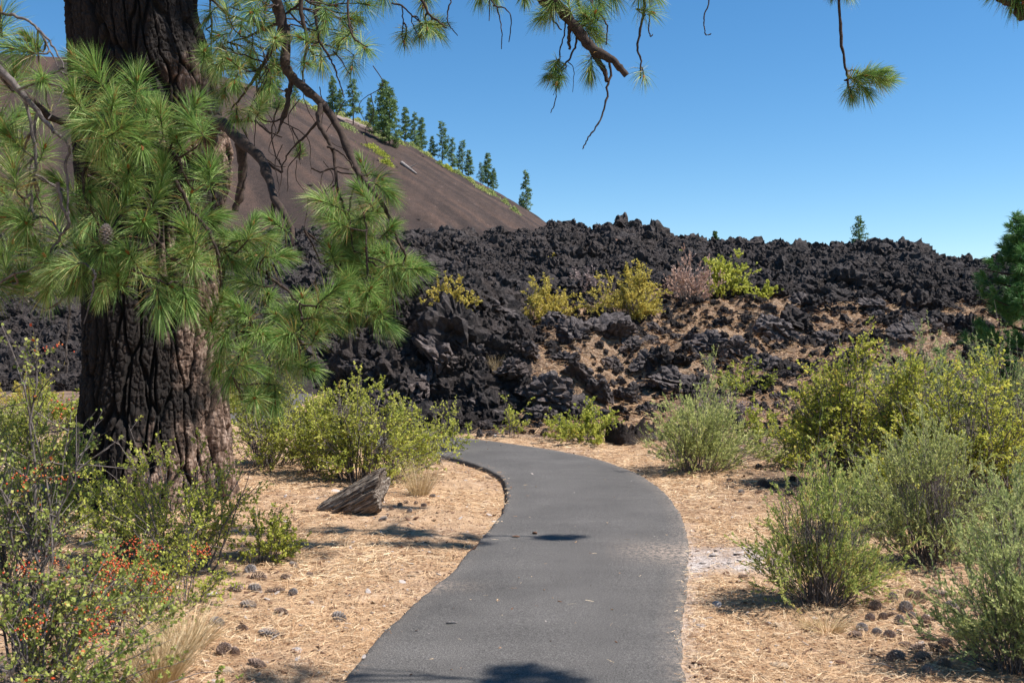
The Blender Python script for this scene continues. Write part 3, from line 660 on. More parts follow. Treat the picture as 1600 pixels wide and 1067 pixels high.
# ------------------------------------------------------------------ dry grass tufts
def grass(name, label, p, seed, h, w, n, mat=GRASS, cat='grass tuft'):
    r = np.random.default_rng(seed); ph = r.uniform(0, 6.28, n); rho = np.sqrt(r.uniform(0, 1, n))
    B = np.stack([np.cos(ph)*rho*w*.2, np.sin(ph)*rho*w*.2, np.zeros(n)-.01], 1)
    L = h*r.uniform(.4, 1, n); E = B+np.stack([np.cos(ph)*rho*w*.5, np.sin(ph)*rho*w*.5, L], 1)+r.normal(size=(n, 3))*.06*h
    Pp = bez(B, (B+E)/2+np.array([0, 0, .1*h]), E, 5); V, Q = tubes(Pp, np.linspace(1, .25, 5)[None]*.0014*r.uniform(.7, 1.4, (n, 1)), 3)
    o = obj(name, mesh_np(name, V, Q, {'var': np.repeat(r.uniform(0, 1, n), 15)}, [mat]), loc=tuple(p), label=label, category=cat); return o
for i, (lb, px, Y, h, w, n) in enumerate([
    ('straw-yellow grass tuft between the large leafy shrub and the inner path edge', 655, 10.4, .42, .42, 300),
    ('dense blond grass tuft in the left foreground beside the arching spray', 245, 4.75, .30, .42, 520),
    ('thin blond grass tuft behind the foreground one, below the red fruit', 290, 5.3, .26, .5, 260),
    ('small faded grass tuft under the shadow-casting feathery bush', 1290, 5.75, .12, .35, 160),
    ('grey-green grass tuft among the cones on the right', 1415, 6.2, .14, .2, 50),
    ('little tuft of straw grass on the far verge of the path bend', 880, 15.4, .22, .3, 90),
    ('pale grass sprigs lying along the verge by the grey-green bush', 1015, 14.6, .2, .4, 90),
    ('yellow grass wisps beyond the rounded verge bush', 1195, 13.4, .2, .4, 110)]):
    grass('dry_grass', lb, G(px, Y), 600+i, h, w, n)
for i, (lb, px, py, h, w) in enumerate([('upright golden grass between shrub and boulder on top of the outcrop', 728, 488, .5, .6), ('golden grass wisp in a crack of the outcrop front', 775, 582, .35, .3), ('small yellow grass wisp on the shaded outcrop face', 692, 582, .3, .3)]):
    grass('dry_grass', lb, hit(px, py, y0=15.7), 620+i, h, w, 120)

# ------------------------------------------------------------------ litter on the ground
def litter():
    r = np.random.default_rng(8); B = Bag()
    n = 300000; y = 3.6+(r.uniform(0, 1, n)**1.5)*12.5; x = r.uniform(-1, 1, n)*(y*.56+.3)
    pdv = pdist(x, y); cl = fbm(x*1.6, y*1.6, s=71, o=3)
    k = ((pdv > HW+.0+.03*r.normal(size=n)) & (r.uniform(size=n) < .55+.9*cl)) | (r.uniform(size=n) < .0012)
    k &= ~((np.hypot((x-1.62)/.5, (y-7.45)/.45) < 1) & (r.uniform(size=n) < .8))
    x, y, pdv = x[k], y[k], pdv[k]; n = len(x); h = np.where(pdv < HW, .036, Hg(x, y))
    L = r.uniform(.03, .13, n)*np.where(pdv < HW+.05, .5, 1); a = r.uniform(0, 6.28, n); D = np.stack([np.cos(a), np.sin(a), r.normal(size=n)*.14*(pdv > HW)], 1)
    C = np.stack([x, y, h+.002+r.exponential(.009, n)], 1); S = np.stack([-D[:, 1], D[:, 0], r.normal(size=n)*.5], 1); S = unit(S)
    w = r.uniform(.0006, .0012, n)[:, None]*np.clip(y/4, 1, 3)[:, None]; L = L[:, None]
    bow = S*r.normal(size=(n, 1))*.06*L
    V = np.stack([C-D*L/2-S*w, C-D*L/2+S*w, C+bow+S*w, C+bow-S*w, C+D*L/2+S*w*.5, C+D*L/2-S*w*.5], 1).reshape(-1, 3)
    i = np.arange(n)*6; Q = np.concatenate([np.stack([i, i+1, i+2, i+3], 1), np.stack([i+3, i+2, i+4, i+5], 1)])
    v = np.clip(r.uniform(0, 1, n)*.8+.25*cl[k]+.1, 0, 1); B.add(V, Q, np.repeat(v, 6))
    m = B.mesh('pine_litter', [STRAW], False)
    obj('pine_litter', m, kind='stuff', label='dry orange pine needles strewn over the ground')
    # bark flakes and chips
    n = 60000; y = 3.6+(r.uniform(0, 1, n)**1.4)*13; x = r.uniform(-1, 1, n)*(y*.56+.3); pdv = pdist(x, y)
    gp = np.exp(-(((x-1.62)/.5)**2+((y-7.45)/.4)**2)) > .45
    k = ((pdv > HW-.0+.03*r.normal(size=n)) & (r.uniform(size=n) < .62)) | (r.uniform(size=n) < .010); x, y, gp, pdv = x[k], y[k], gp[k], pdv[k]; n = len(x); h = np.where(pdv < HW, .033, Hg(x, y))
    sc = np.exp(r.normal(size=n)*.65)*.0095
    scatter('bark_chips', np.stack([x, y, h+.003], 1), np.stack([r.normal(size=n)*.3, r.normal(size=n)*.3, r.uniform(0, 6.28, n)], 1), sc[:, None]*np.stack([r.uniform(.8, 2.2, n), r.uniform(.6, 1.3, n), r.uniform(.2, .5, n)], 1),
            np.where(gp, 2, r.choice(4, n, p=[.34, .30, .14, .22])), CH, kind='stuff', label='bark flakes and small chips scattered in the needle litter')
CH = [rock_mesh('chip', 300+i, 2, m, 6, .2, .1, False) for i, m in enumerate([twig_mat('bark_flake', (.07, .035, .022), (.22, .12, .075), 60), twig_mat('brown_chip', (.16, .09, .055), (.38, .25, .16), 60), STONE, twig_mat('straw_chip', (.32, .22, .14), (.58, .44, .30), 60)])]
litter()
def slope_litter():
    r = np.random.default_rng(18); n = 90000; y = r.uniform(16.3, 30, n); x = r.uniform(-3, 14, n)
    lw = litter_w(x, y); k = (r.uniform(size=n) < sst(.25, .6, lw)) & (np.abs(x/y) < .55); x, y = x[k], y[k]; n = len(x); h = Hall(x, y)
    L = r.uniform(.10, .22, n)[:, None]; a = r.uniform(0, 6.28, n); D = unit(np.stack([np.cos(a), np.sin(a), r.normal(size=n)*.2], 1))
    C = np.stack([x, y, h+.01+r.exponential(.02, n)], 1); S = unit(np.stack([-D[:, 1], D[:, 0], r.normal(size=n)*.5], 1))*.004
    V = np.stack([C-D*L/2-S, C-D*L/2+S, C+D*L/2+S, C+D*L/2-S], 1).reshape(-1, 3)
    obj('pine_litter', mesh_np('slope_litter', V, np.arange(4*n).reshape(n, 4), {'var': np.repeat(r.uniform(.0, .75, n), 4)}, [STRAW], False), kind='stuff', label='dry pine needles caught between rocks on the lava slope')
slope_litter()

# ------------------------------------------------------------------ pine cones
def cone_mesh(seed, L=.115, Rm=.042, mat=CONEM):
    r = np.random.default_rng(seed); B = Bag()
    t = np.linspace(0, 1, 9); prof = Rm*.45*np.sin(np.pi*(t*.85+.1)); 
    V, Q = tubes(np.stack([np.zeros(9), np.zeros(9), (t-.5)*L*.85], 1)[None], prof[None], 8); B.add(V, Q, .1)
    n = 95; k = np.arange(n); tt = (k+.5)/n; ph = k*2.39996
    rad = Rm*np.clip(np.sin(np.pi*(tt*.80+.14)), .1, 1); z = (tt-.5)*L
    out = np.stack([np.cos(ph), np.sin(ph), np.interp(tt, [0, .5, 1], [-.5, .25, 1.3])], 1); out = unit(out); tan = np.stack([-np.sin(ph), np.cos(ph), 0*ph], 1); up = np.cross(out, tan)
    b0 = np.stack([np.cos(ph)*rad*.3, np.sin(ph)*rad*.3, z], 1); ln = (rad*.85+.004)[:, None]; w = (.0035+rad*.22)[:, None]
    tip = b0+out*ln; th = .0022
    Vs = np.stack([b0-tan*w*.4, b0+tan*w*.4, tip+tan*w-up*th, tip-tan*w-up*th, tip-tan*w+up*th, tip+tan*w+up*th, tip+out*w*.7], 1).reshape(-1, 3)
    i = k*7; Q4 = np.concatenate([np.stack([i, i+1, i+2, i+3], 1), np.stack([i+1, i, i+4, i+5], 1)]); T3 = np.concatenate([np.stack([i+2, i+5, i+6], 1), np.stack([i+5, i+4, i+6], 1), np.stack([i+4, i+3, i+6], 1), np.stack([i+3, i+2, i+6], 1)])
    B.add(Vs, Q4, .5); B.V.append(np.zeros((0, 3))); B.F.setdefault(3, []).append(T3+B.n-len(Vs)); B.a.append(np.zeros(0))
    return B.mesh('pine_cone', [mat], False)
CONEG = twig_mat('weathered_cone_scales', (.13, .10, .085), (.50, .44, .40), 60)
CONES = [cone_mesh(i, .12+.012*i, .042-.0035*i, (CONEM, CONEG)[i % 2]) for i in range(5)]
lc = [(435,878),(460,887),(484,900),(398,922),(430,925),(458,928),(368,922),(405,905),(530,968),(420,992),(392,893),(378,985),(440,958),(368,1022),(350,1018),(388,948),(415,860),(447,905),(340,975),(402,1040)]
ml = [(625,790),(634,786),(650,787),(663,791),(676,776),(612,796),(598,812),(640,800)]
rc = [(1335,995),(1347,985),(1360,968),(1368,950),(1388,962),(1390,997),(1435,935),(1441,942),(1415,952),(1446,977),(1465,968),(1470,930),(1502,947),(1415,1011),(1430,1017),(1466,1018),(1440,1032),(1477,1008),(1395,937),(1380,966),(1370,991),(1487,951),(1500,961),(1455,925),(1422,930),(1452,1000),(1490,990),(1405,975),(1425,965),(1475,1040),(1450,1050),(1520,1020),(1510,985),(1400,1030),(1462,945)]
mr = [(1093,747),(1117,742),(1158,770),(1170,795),(1213,845),(1163,903),(1170,760),(1140,752),(1200,760),(1225,775),(1185,770)]
r = np.random.default_rng(3)
for lst, lb, grp in ((lc, 'open brown pine cone lying in the dry needles left of the path', 'pine cones left of the path'), (ml, 'small brown pine cone lying to the right of the weathered log', 'pine cones beside the log'),
                     (rc, 'grey-brown pine cone in the heap of cones under the bushes on the right', 'pine cones heaped on the right'), (mr, 'small dark pine cone on the right verge near the grey-green bush', 'pine cones on the far right verge')):
    for (px, py) in lst:
        p = hit(px, py, Hg, 3.5, 20); s = r.uniform(.45, .80)*(.8 if lst in (ml, mr) else 1)
        o = obj('pine_cone', CONES[r.integers(5)], loc=(p[0], p[1], p[2]+.018*s), label=lb, category='pine cone', group=grp)
        o.rotation_euler = (R(90)+r.normal()*.35, r.normal()*.3, r.uniform(0, 6.28)); o.scale = (s, s, s)
for i in range(34):
    y_ = r.uniform(4.6, 12); x_ = r.uniform(-.48, .48)*y_
    if pdist(np.array([x_]), np.array([y_]))[0] < HW+.1: continue
    L_ = r.uniform(.08, .28); t = np.linspace(-.5, .5, 6); pl = np.stack([t*L_, .06*L_*r.normal(size=6), .010+.012*r.uniform(size=6)], 1)
    V, Q = tubes(pl[None], (np.linspace(1, .5, 6)*r.uniform(.0025, .006))[None], 5)
    o = obj('fallen_twig', mesh_np('fallen_twig', V, Q, {}, [TWS]), loc=(x_, y_, float(Hg(np.array([x_]), np.array([y_]))[0])), category='twig', group='fallen twigs on the litter', label='thin fallen twig lying on the needle litter beside the path'); o.rotation_euler = (0, 0, r.uniform(0, 6.28))
# loose stones on the dark patches right and along the outcrop foot
for i in range(70):
    if i < 34: x_, y_ = r.uniform(2.6, 6.5), r.uniform(8.5, 14.5)
    else: x_, y_ = r.uniform(-1.5, 5), r.uniform(15.5, 16.7)
    if pdist(np.array([x_]), np.array([y_]))[0] < HW+.3: continue
    s = float(np.clip(np.exp(r.normal()*.4)*.15, .07, .35))
    o = obj('loose_stone', BOULD[i % 12], loc=(x_, y_, float(Hall(x_, y_)[0])+s*.12), category='stone', group='loose dark stones by the thicket' if i < 34 else 'loose dark stones on the far verge',
            label='loose dark lava stone on the ground among the right-hand bushes' if i < 34 else 'loose dark lava stone along the far verge below the outcrop')
    o.rotation_euler = tuple(r.uniform(0, 6, 3)); o.scale = (s*r.uniform(.9, 1.4), s, s*.8)
for i, (px, py, s) in enumerate([(1115,868,.05),(1140,880,.035),(1098,880,.04),(345,905,.05),(330,930,.06),(700,925,.02)]):
    p = hit(px, py, Hg, 3.5, 20); o = obj('pale_stone', CH[2], loc=(p[0], p[1], p[2]+s*.2), category='stone', group='pale stones in the litter', label='small pale stone lying in the litter'); o.scale = (s*1.4, s, s*.7)

# ------------------------------------------------------------------ weathered log and burnt stump
def log_obj():
    na, nz = 140, 90; L, r0 = .78, .215
    a = np.linspace(0, 2*np.pi, na, endpoint=False)[None]; z = np.linspace(0, 1, nz)[:, None]
    x = (z-.5)*L+0*a; ca, sa = np.cos(a), np.sin(a)
    gr_ = fbm(ca*5+0*z, sa*5+0*z, x*1.6, 4, 91, .6, True)+.5*fbm(ca*13+0*z, sa*13+0*z, x*3, 3, 92, .6, True)
    pr = np.interp(z, [0, .04, .5, .94, 1], [.72, .85, 1.0, 1.04, .98])
    rad = r0*pr*(1+.10*np.sin(a*2+.6)+.07*np.sin(a*3+1.5))+.034*gr_-.045*sst(.35, .75, fbm(ca*2.5+7+0*z, sa*2.5+0*z, x*3, 3, 95))
    xe = x+.05*fbm(ca*3+0*z, sa*3+0*z, o=3, s=93)*sst(.75, 1, z)+.10*sa*sst(.4, 1, z)
    V = np.stack([xe, ca*rad*.95, sa*rad*.82], -1)
    rings = [V.reshape(-1, 3)]; n0 = nz*na; i = np.arange(n0).reshape(nz, na); j = np.roll(i, -1, 1)
    Q = [np.stack([i[:-1], i[1:], j[1:], j[:-1]], -1).reshape(-1, 4)]
    last = i[-1]; cnt = n0                      # ragged end face
    for f in (.85, .65, .4, .18):
        c = V[-1].mean(0); rg2 = c+(V[-1]-c)*f; rg2[:, 0] += -.03+.03*vn(ca[0]*4*f+9, sa[0]*4*f, s=96)-.03*(1-f)
        rings.append(rg2); cur = cnt+np.arange(na); cnt += na
        Q.append(np.stack([last, cur, np.roll(cur, -1), np.roll(last, -1)], -1)); last = cur
    rings.append(V[-1].mean(0)[None]+[-.05, 0, 0]); T = np.stack([last, np.full(na, cnt), np.roll(last, -1)], -1)
    me = mesh_np('wood', np.concatenate(rings), Q+[T], {}, [ML])
    p = P(552, 781, 9.35); e = empty('weathered_log', (p[0], p[1], .0), 'short weathered grey-brown log with cracked grain lying tilted on the needle litter', 'log')
    e.scale = (.84, .84, .86); o = obj('trunk_piece', me, e, loc=(0, 0, .125)); o.rotation_euler = (R(12), R(-27), R(-14))
    k = obj('broken_branch', rock_mesh('broken_branch', 88, 4, ML, 5, .15, .2), e, loc=(.24, .16, .17)); k.scale = (.17, .16, .26); k.rotation_euler = (.2, .5, 0)
log_obj()
def stump():
    na, nz = 90, 50; a = np.linspace(0, 2*np.pi, na, endpoint=False)[None]; z = np.linspace(0, 1, nz)[:, None]; ca, sa = np.cos(a), np.sin(a)
    top = .33+.12*fbm(ca*2.2, sa*2.2, s=97, o=3)+.08*vn(ca*7, sa*7, s=98)
    rad = .27*(1.15-.2*z)*(1+.14*np.sin(3*a+.5))+.04*fbm(ca*5+0*z, sa*5+0*z, z*1.2+0*a, 4, 99, .6, True)
    V = np.stack([ca*rad, sa*rad, z*top-.03], -1); i = np.arange(nz*na).reshape(nz, na); j = np.roll(i, -1, 1)
    V2 = np.concatenate([V.reshape(-1, 3), V[-1]*[.6, .6, .7], [[0, 0, .2]]]); n0 = nz*na; c = n0+np.arange(na)
    Q = [np.stack([i[:-1], j[:-1], j[1:], i[1:]], -1).reshape(-1, 4), np.stack([i[-1], j[-1], np.roll(c, -1), c], -1), np.stack([c, np.roll(c, -1), np.full(na, n0+na)], -1)]
    obj('burnt_stump', mesh_np('burnt_stump', V2, Q, {}, [MLF]), loc=G(978, 15.3), label='charred black stump at the far verge beside the light green shrub', category='stump')
stump()

# ------------------------------------------------------------------ needle tufts and branches
def tuft_arrays(Pt, Ax, Ln, nn, r, w=.0011,
                 sp=(.25, 1.45), shoot=.75):
    """Pt (n,3) bud, Ax (n,3) axis, Ln (n,) needle length"""
    nn = int(nn*1.38); n = len(Pt); N = n*nn; ti = np.repeat(np.arange(n), nn)
    tk = r.uniform(.6, 1.5, n)[ti]; s = r.uniform(0, 1, N)**(1.15*tk); ax = Ax[ti]; L = Ln[ti]*r.uniform(.84, 1.14, n)[ti]*r.uniform(.70, 1.08, N)
    q = np.where(np.abs(ax[:, 2:3]) < .9, [[0, 0, 1.]], [[1., 0, 0]]); u = unit(np.cross(ax, q)); v = np.cross(ax, u)
    ph = r.uniform(0, 6.283, N)[:, None]; th = ((sp[0]+(sp[1]-sp[0])*s)*r.uniform(.75, 1.12, n)[ti]+r.normal(size=N)*.16)[:, None]
    D = ax*np.cos(th)+(u*np.cos(ph)+v*np.sin(ph))*np.sin(th)
    O = Pt[ti]-ax*(s*shoot*Ln[ti])[:, None]
    g = np.array([0, 0, -1.]); M = O+D*L[:, None]*.52+g*L[:, None]*.03; T = O+D*L[:, None]+g*(L*(.13+.10*r.uniform(size=N)))[:, None]
    S = unit(np.cross(D, r.normal(size=(N, 3))))*w*1.3
    V = np.stack([O-S*.8, O+S*.8, M+S, M-S, T], 1).reshape(-1, 3); i = np.arange(N)*5
    Q = np.stack([i, i+1, i+2, i+3], 1); T3 = np.stack([i+3, i+2, i+4], 1)
    tv = r.uniform(.3, .72, n)[ti]; var = np.clip(tv+r.uniform(-.34, .34, N), .11, .94)
    dead = r.uniform(size=N) < .04+.22*(s > .75); var = np.where(dead, r.uniform(0, .08, N), var)
    return V, Q, T3, np.repeat(var, 5)
def add_bud(B, p, a, L=.046, rr=.011):
    t = np.array([0, .3, .7, 1.]); pl = (p-a*L*.2)[None]+a[None]*(t*L)[:, None]
    V, Q = tubes(pl[None], (rr*np.array([.7, 1, .7, .1]))[None], 6); B.add(V, Q, .985)
def smooth_poly(pts, n=6):
    p = np.array(pts, float); return catmull(p, n) if len(p) > 2 else np.linspace(p[0], p[1], n+1)
class Bough:
    def __init__(s, seed): s.r = np.random.default_rng(seed); s.B = Bag(); s.N = Bag(); s.pts = []
    def limb(s, pts, r0, r1, S=7, wob=.014, n=5):
        p = smooth_poly(pts, n); K = len(p); d = s.r.normal(size=(K, 3)); d[0] = 0; wob = min(wob, .02)
        p = p+np.cumsum(d, 0)/math.sqrt(K)*wob*.3+d*min(wob*.2, r0*.35)
        rad = np.linspace(r0, r1, K)*(1+.10*s.r.normal(size=K)); V, Q = tubes(p[None], rad[None], S); s.B.add(V, Q); s.pts.append(p); return p
    def L(s, pp, Y0, Y1, r0, r1, **k):
        Ys = np.linspace(Y0, Y1, len(pp)); return s.limb([P(a, b, y) for (a, b), y in zip(pp, Ys)], r0, r1, **k)
    def tufts(s, T, nn=170, w=.0011, sp=(.25, 1.45), tw=.006, maxlen=9, bud=True, shoot=.75):
        """T list (pos, axis, needle length)"""
        if not T: return
        allp = np.vstack(s.pts)
        for (p, a, L) in T:
            b = p-a*L*shoot*.95; d = np.linalg.norm(allp-b, axis=1)+.35*np.maximum(b[2]-allp[:, 2], 0); j = d.argmin(); q = allp[j]
            if d[j] < maxlen:
                mid = (q+b)/2+np.array([0, 0, -.10*d[j]])+s.r.normal(size=3)*.07*d[j]-a*L*.3
                K = 7; t = np.linspace(0, 1, K)[:, None]; pl = (1-t)**2*q+2*t*(1-t)*mid+t*t*b; pl[1:-1] += s.r.normal(size=(K-2, 3))*.012*min(1, d[j]*2)
            else: pl = np.linspace(b-a*.02, b, 7)
            pl = np.vstack([pl, p]); V, Q = tubes(pl[None], np.linspace(tw*1.25, tw*.7, 8)[None], 5); s.B.add(V, Q)
            if bud: add_bud(s.N, p, a)
        Pt = np.array([t[0] for t in T]); Ax = unit(np.array([t[1] for t in T])); Ln = np.array([t[2] for t in T])
        V, Q, T3, var = tuft_arrays(Pt, Ax, Ln, nn, s.r, w, sp, shoot)
        n0 = s.N.n; s.N.add(V, Q, var); s.N.F.setdefault(3, []).append(T3+n0)
    def build(s, root, base, mat=TWB, name='bough', nm=NEED):
        b = obj(name, s.B.mesh(name, [mat], True, base), root)
        if s.N.n: obj('needles', s.N.mesh('needles', [nm], False, base), b)
        return b

tree = empty('ponderosa_pine', (-3.6, 10.1, 0), 'huge old ponderosa pine with dark furrowed bark and drooping needle boughs on the left', 'tree')
TB = np.array([-3.6, 10.1, 0.])
def trunk():
    na = 620; zs = np.concatenate([np.linspace(-.15, 5.4, 900), np.linspace(5.45, 9, 60)]); nz = len(zs)
    z = zs[:, None]; a = np.linspace(0, 2*np.pi, na, endpoint=False)[None]
    rad = np.interp(z, [-.15, .1, .4, .8, 1.3, 2.2, 3.2, 4.3, 5.0, 9], [.90, .83, .76, .70, .66, .645, .655, .655, .59, .52])
    cx = np.interp(z, [0, 1, 2, 3.2, 4.3, 5, 9], [-.09, -.06, -.05, -.04, -.10, -.22, -.6]); cy = .0*z
    low = sst(1.1, 0, z); but = np.maximum(0, np.cos(a*5+.7+.4*z))**2*.09+np.maximum(0, np.cos(a*3+2.2))**3*.07
    rad = rad+low*(but-.03)+.03*np.sin(a*3+z*.8)+.02*np.sin(a*5-z)
    rad = rad+.15*np.exp(-((a-6.15)/.22)**2-((z-3.45)/.42)**2)+.15*np.exp(-((a+.13)/.22)**2-((z-3.45)/.42)**2)  # collar of the right-hand bough
    rad = rad+.10*np.exp(-((a-6.05)/.09)**2)*np.exp(-((z-.75)/.55)**2)
    ca, sa = np.cos(a), np.sin(a)
    x, y = ca*.68, sa*.68; zz = z+0*a; x = x+0*z; y = y+0*z
    wx = .05*fbm(x*3, y*3, zz*2, 3, 101); wz = .12*fbm(x*4, y*4, zz*2, 3, 102)
    f1, f2, idv = worley((x+wx)/.125, (y+wx)/.125, (zz+wz)/.85, 110)
    e = sst(.0, .15, f2-f1)
    g1, g2, id2 = worley((x+wx*1.4)/.045, (y+wx*1.4)/.045, (zz+wz)/.11, 120)
    e2 = sst(.0, .22, g2-g1)
    ver = fbm(x*15+wx*8, y*15+wx*5, zz*2.2, 5, 130, .62, True)
    disp = .048*e+.013*e2*e+.024*idv*e+.012*ver+.014*fbm(x*30, y*30, zz*14, 4, 131, .6, True)
    rad = rad-.05+disp
    V = np.stack([cx+ca*rad, cy+sa*rad, zz+0], -1); i = np.arange(nz*na).reshape(nz, na); j = np.roll(i, -1, 1)
    Q = np.stack([i[:-1], j[:-1], j[1:], i[1:]], -1).reshape(-1, 4)
    var = np.clip(e*(.55+.45*e2)*(.7+.4*idv)+.15*ver, 0, 1)
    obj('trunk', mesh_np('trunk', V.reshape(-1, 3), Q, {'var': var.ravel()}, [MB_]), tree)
trunk()
rt = np.random.default_rng(44)
def T2(lst, Y, L=.188, jit=.25, dirw=None, zup=.35, side=.5):
    o = []
    for t in lst:
        px, py = t[0], t[1]; k = t[2] if len(t) > 2 else 1.0
        y = Y+rt.uniform(-jit, jit); p = P(px, py, y)
        a = rt.normal(size=3)*side+np.array([0, -.55, zup])
        if len(t) > 4: a = np.array([t[3], -.35+.2*rt.normal(), t[4]])
        o.append((p, a/np.linalg.norm(a), L*k))
    return o
# --- near-left bough hanging in front of the trunk
b = Bough(1)
b.limb([(-4.1, 9.8, 5.6), (-4.2, 8.4, 5.0), (-3.9, 6.9, 4.4), P(-60, 60, 5.6), P(0, 108, 5.5), P(30, 140, 5.5), P(60, 175, 5.45), P(85, 205, 5.4)], .042, .010, S=9)
b.L([(0, 20), (35, 28), (60, 45), (85, 75), (100, 105)], 5.7, 5.5, .010, .004, S=6); b.L([(60, 45), (75, 70), (95, 110)], 5.7, 5.6, .007, .003)
b.L([(85, 205), (110, 230), (104, 260), (108, 300), (108, 340)], 5.4, 5.4, .009, .005)
b.L([(90, 285), (97, 320), (108, 350), (98, 368), (82, 392), (55, 420), (25, 430)], 5.4, 5.5, .010, .005)
b.L([(40, 160), (55, 240), (50, 290), (52, 332), (78, 345), (95, 368)], 5.5, 5.45, .009, .005)
b.L([(60, 175), (58, 230), (50, 270)], 5.6, 5.6, .008, .003); b.L([(30, 140), (60, 130), (95, 135), (98, 150), (78, 185)], 5.4, 5.3, .007, .003)
b.L([(102, 400), (104, 445), (110, 480), (106, 540), (108, 585)], 5.7, 5.8, .009, .004); b.L([(150, 430), (145, 460), (132, 505)], 5.3, 5.3, .006, .003)
fl = [(21, 261, 1.05), (66, 124), (115, 87, .9), (23, 112, .9), (1, 19, 1.1), (15, 213), (41, 349), (55, 381), (2, 400), (37, 432), (93, 285), (75, 455, .9), (-20, 320, 1.1), (-10, 180, 1.1), (8, 340), (110, 330, .9), (70, 400, .9), (20, 75, 1), (45, 60, .8), (18, 440, .9), (90, 420, .9)]
b.tufts(T2(fl, 5.55), 190); b.tufts(T2([(30, 230), (85, 350), (20, 380), (50, 180), (-30, 240), (-30, 420), (60, 300), (5, 300), (70, 230), (30, 330), (-15, 140), (30, 180), (60, 430), (10, 200)], 6.3), 130)
b.build(tree, TB, TWG)
b = Bough(2)
b.limb([P(-60, 60, 5.6), P(30, 140, 5.6), P(90, 190, 5.7), P(150, 200, 5.7), P(172, 188, 5.6), P(200, 213, 5.55), P(240, 228, 5.5), P(268, 240, 5.5), P(284, 262, 5.5), P(272, 282, 5.5)], .022, .008, S=9)
b.L([(172, 190), (162, 215), (158, 240), (150, 255)], 5.6, 5.5, .009, .005); b.L([(200, 213), (215, 240), (228, 262)], 5.55, 5.5, .006, .003)
b.L([(120, 200), (135, 235), (130, 300), (152, 330), (165, 360), (150, 390)], 5.7, 5.5, .009, .005)
b.L([(272, 282), (285, 300), (300, 330), (325, 360), (345, 400)], 5.5, 5.6, .012, .007)
b.L([(214, 340), (230, 350), (265, 400), (268, 402)], 5.4, 5.3, .004, .003); b.L([(244, 330), (250, 370), (238, 385), (215, 395)], 5.4, 5.35, .006, .004)
b.L([(205, 418), (222, 430), (240, 436), (262, 446)], 5.4, 5.4, .006, .004)
fc = [(150, 110, 1.1, -.2, .8), (215, 124, 1.05, .3, .9), (309, 160, 1.05, .5, .5), (115, 150), (250, 176), (152, 249, 1), (201, 261, 1.05), (327, 260, 1.05, .1, .7), (333, 338, 1.05, .6, .1), (168, 342, 1.15, 0, .8), (121, 386, 1.1, -.2, .3),
      (285, 395, 1.05), (268, 448, 1.05, .1, -.1), (303, 401, 1), (166, 395, 1.05), (190, 200, 1), (230, 175, 1), (180, 150, .9), (140, 300, .9), (250, 300, .9), (225, 345, .9), (200, 395, 1), (275, 215, 1), (185, 430, .9), (130, 195, .95), (160, 225, .9), (250, 480, .9, .2, -.8), (290, 470, .9, .3, -.7), (222, 230, .9), (300, 190, .9), (290, 355, .9), (255, 260, .8), (200, 305, .9), (160, 455, .8, -.1, -.6), (120, 440, .8, -.2, -.5)]
b.tufts(T2(fc, 5.5), 210); b.tufts(T2([(180, 260), (240, 250), (140, 350), (300, 300), (230, 420), (330, 410)], 6.4), 140)
b.build(tree, TB, TWB)
# cone hanging on that bough
o = obj('pine_cone', CONES[1], tree, loc=tuple(P(166, 366, 5.35)-TB)); o.scale = (.75,)*3
# --- right-hand lower bough (drooping past the trunk)
b = Bough(3)
b.limb([(-3.0, 9.9, 3.6), P(340, 190, 9.0), P(370, 215, 8.4), P(405, 245, 7.9), P(420, 275, 7.6), P(430, 310, 7.3), P(452, 345, 7.0), P(458, 375, 6.8), P(440, 410, 6.7)], .060, .009, S=9)
b.L([(375, 225), (378, 260), (374, 300), (366, 330)], 8.5, 8.5, .05, .03); b.L([(405, 245), (440, 270), (435, 250)], 7.9, 7.8, .012, .005); b.L([(430, 310), (425, 340), (432, 345)], 7.4, 7.4, .02, .01)
b.L([(345, 190), (400, 190), (418, 205), (440, 215)], 8.8, 8.4, .02, .006); b.L([(380, 200), (395, 230), (430, 260), (445, 262)], 8.6, 8.2, .012, .004)
b.L([(345, 400), (400, 420), (425, 435), (445, 450), (468, 475), (500, 478)], 6.3, 6.1, .012, .006); b.L([(468, 475), (472, 510), (466, 545)], 6.1, 6.2, .006, .003)
b.L([(320, 350), (345, 400), (350, 450), (365, 490), (372, 530), (380, 548)], 6.2, 6.1, .012, .006); b.L([(365, 590), (375, 600), (385, 625)], 6.1, 6.0, .006, .003); b.L([(400, 450), (415, 480), (410, 520)], 6.3, 6.3, .006, .003)
b.L([(345, 470), (352, 500), (352, 470)], 6.1, 6.1, .005, .003)
fr = [(408, 371, 1.05, .6, .1), (364, 410), (372, 479, 1.05), (381, 548, 1.05, .1, .1), (448, 570, .95, .7, -.3), (489, 577, .9, .7, -.2), (398, 621, 1, .1, .1), (435, 526), (411, 523), (462, 496), (345, 470, .9), (350, 530, .9, -.1, -.6), (420, 600, .9, .1, -.8), (360, 590, 1.0, -.1, -.6), (440, 400, .8), (420, 460, .8), (395, 350, .8), (375, 380, .9),
      (425, 345, .9), (350, 370, 1), (330, 500, .8), (400, 575, .9), (385, 600, .9), (340, 570, .8, -.1, -.8), (430, 625, .8, .1, -.7), (445, 545, .9)]
b.tufts(T2(fr, 6.1), 190); b.tufts(T2([(472, 462, .9), (501, 476, 1.15, .5, .6), (523, 452, 1.05, .6, .5), (515, 500, .9), (495, 520, .8), (400, 400), (380, 440), (430, 490), (390, 520), (545, 470, .8)], 6.3), 180)
b.build(tree, TB, TWB)
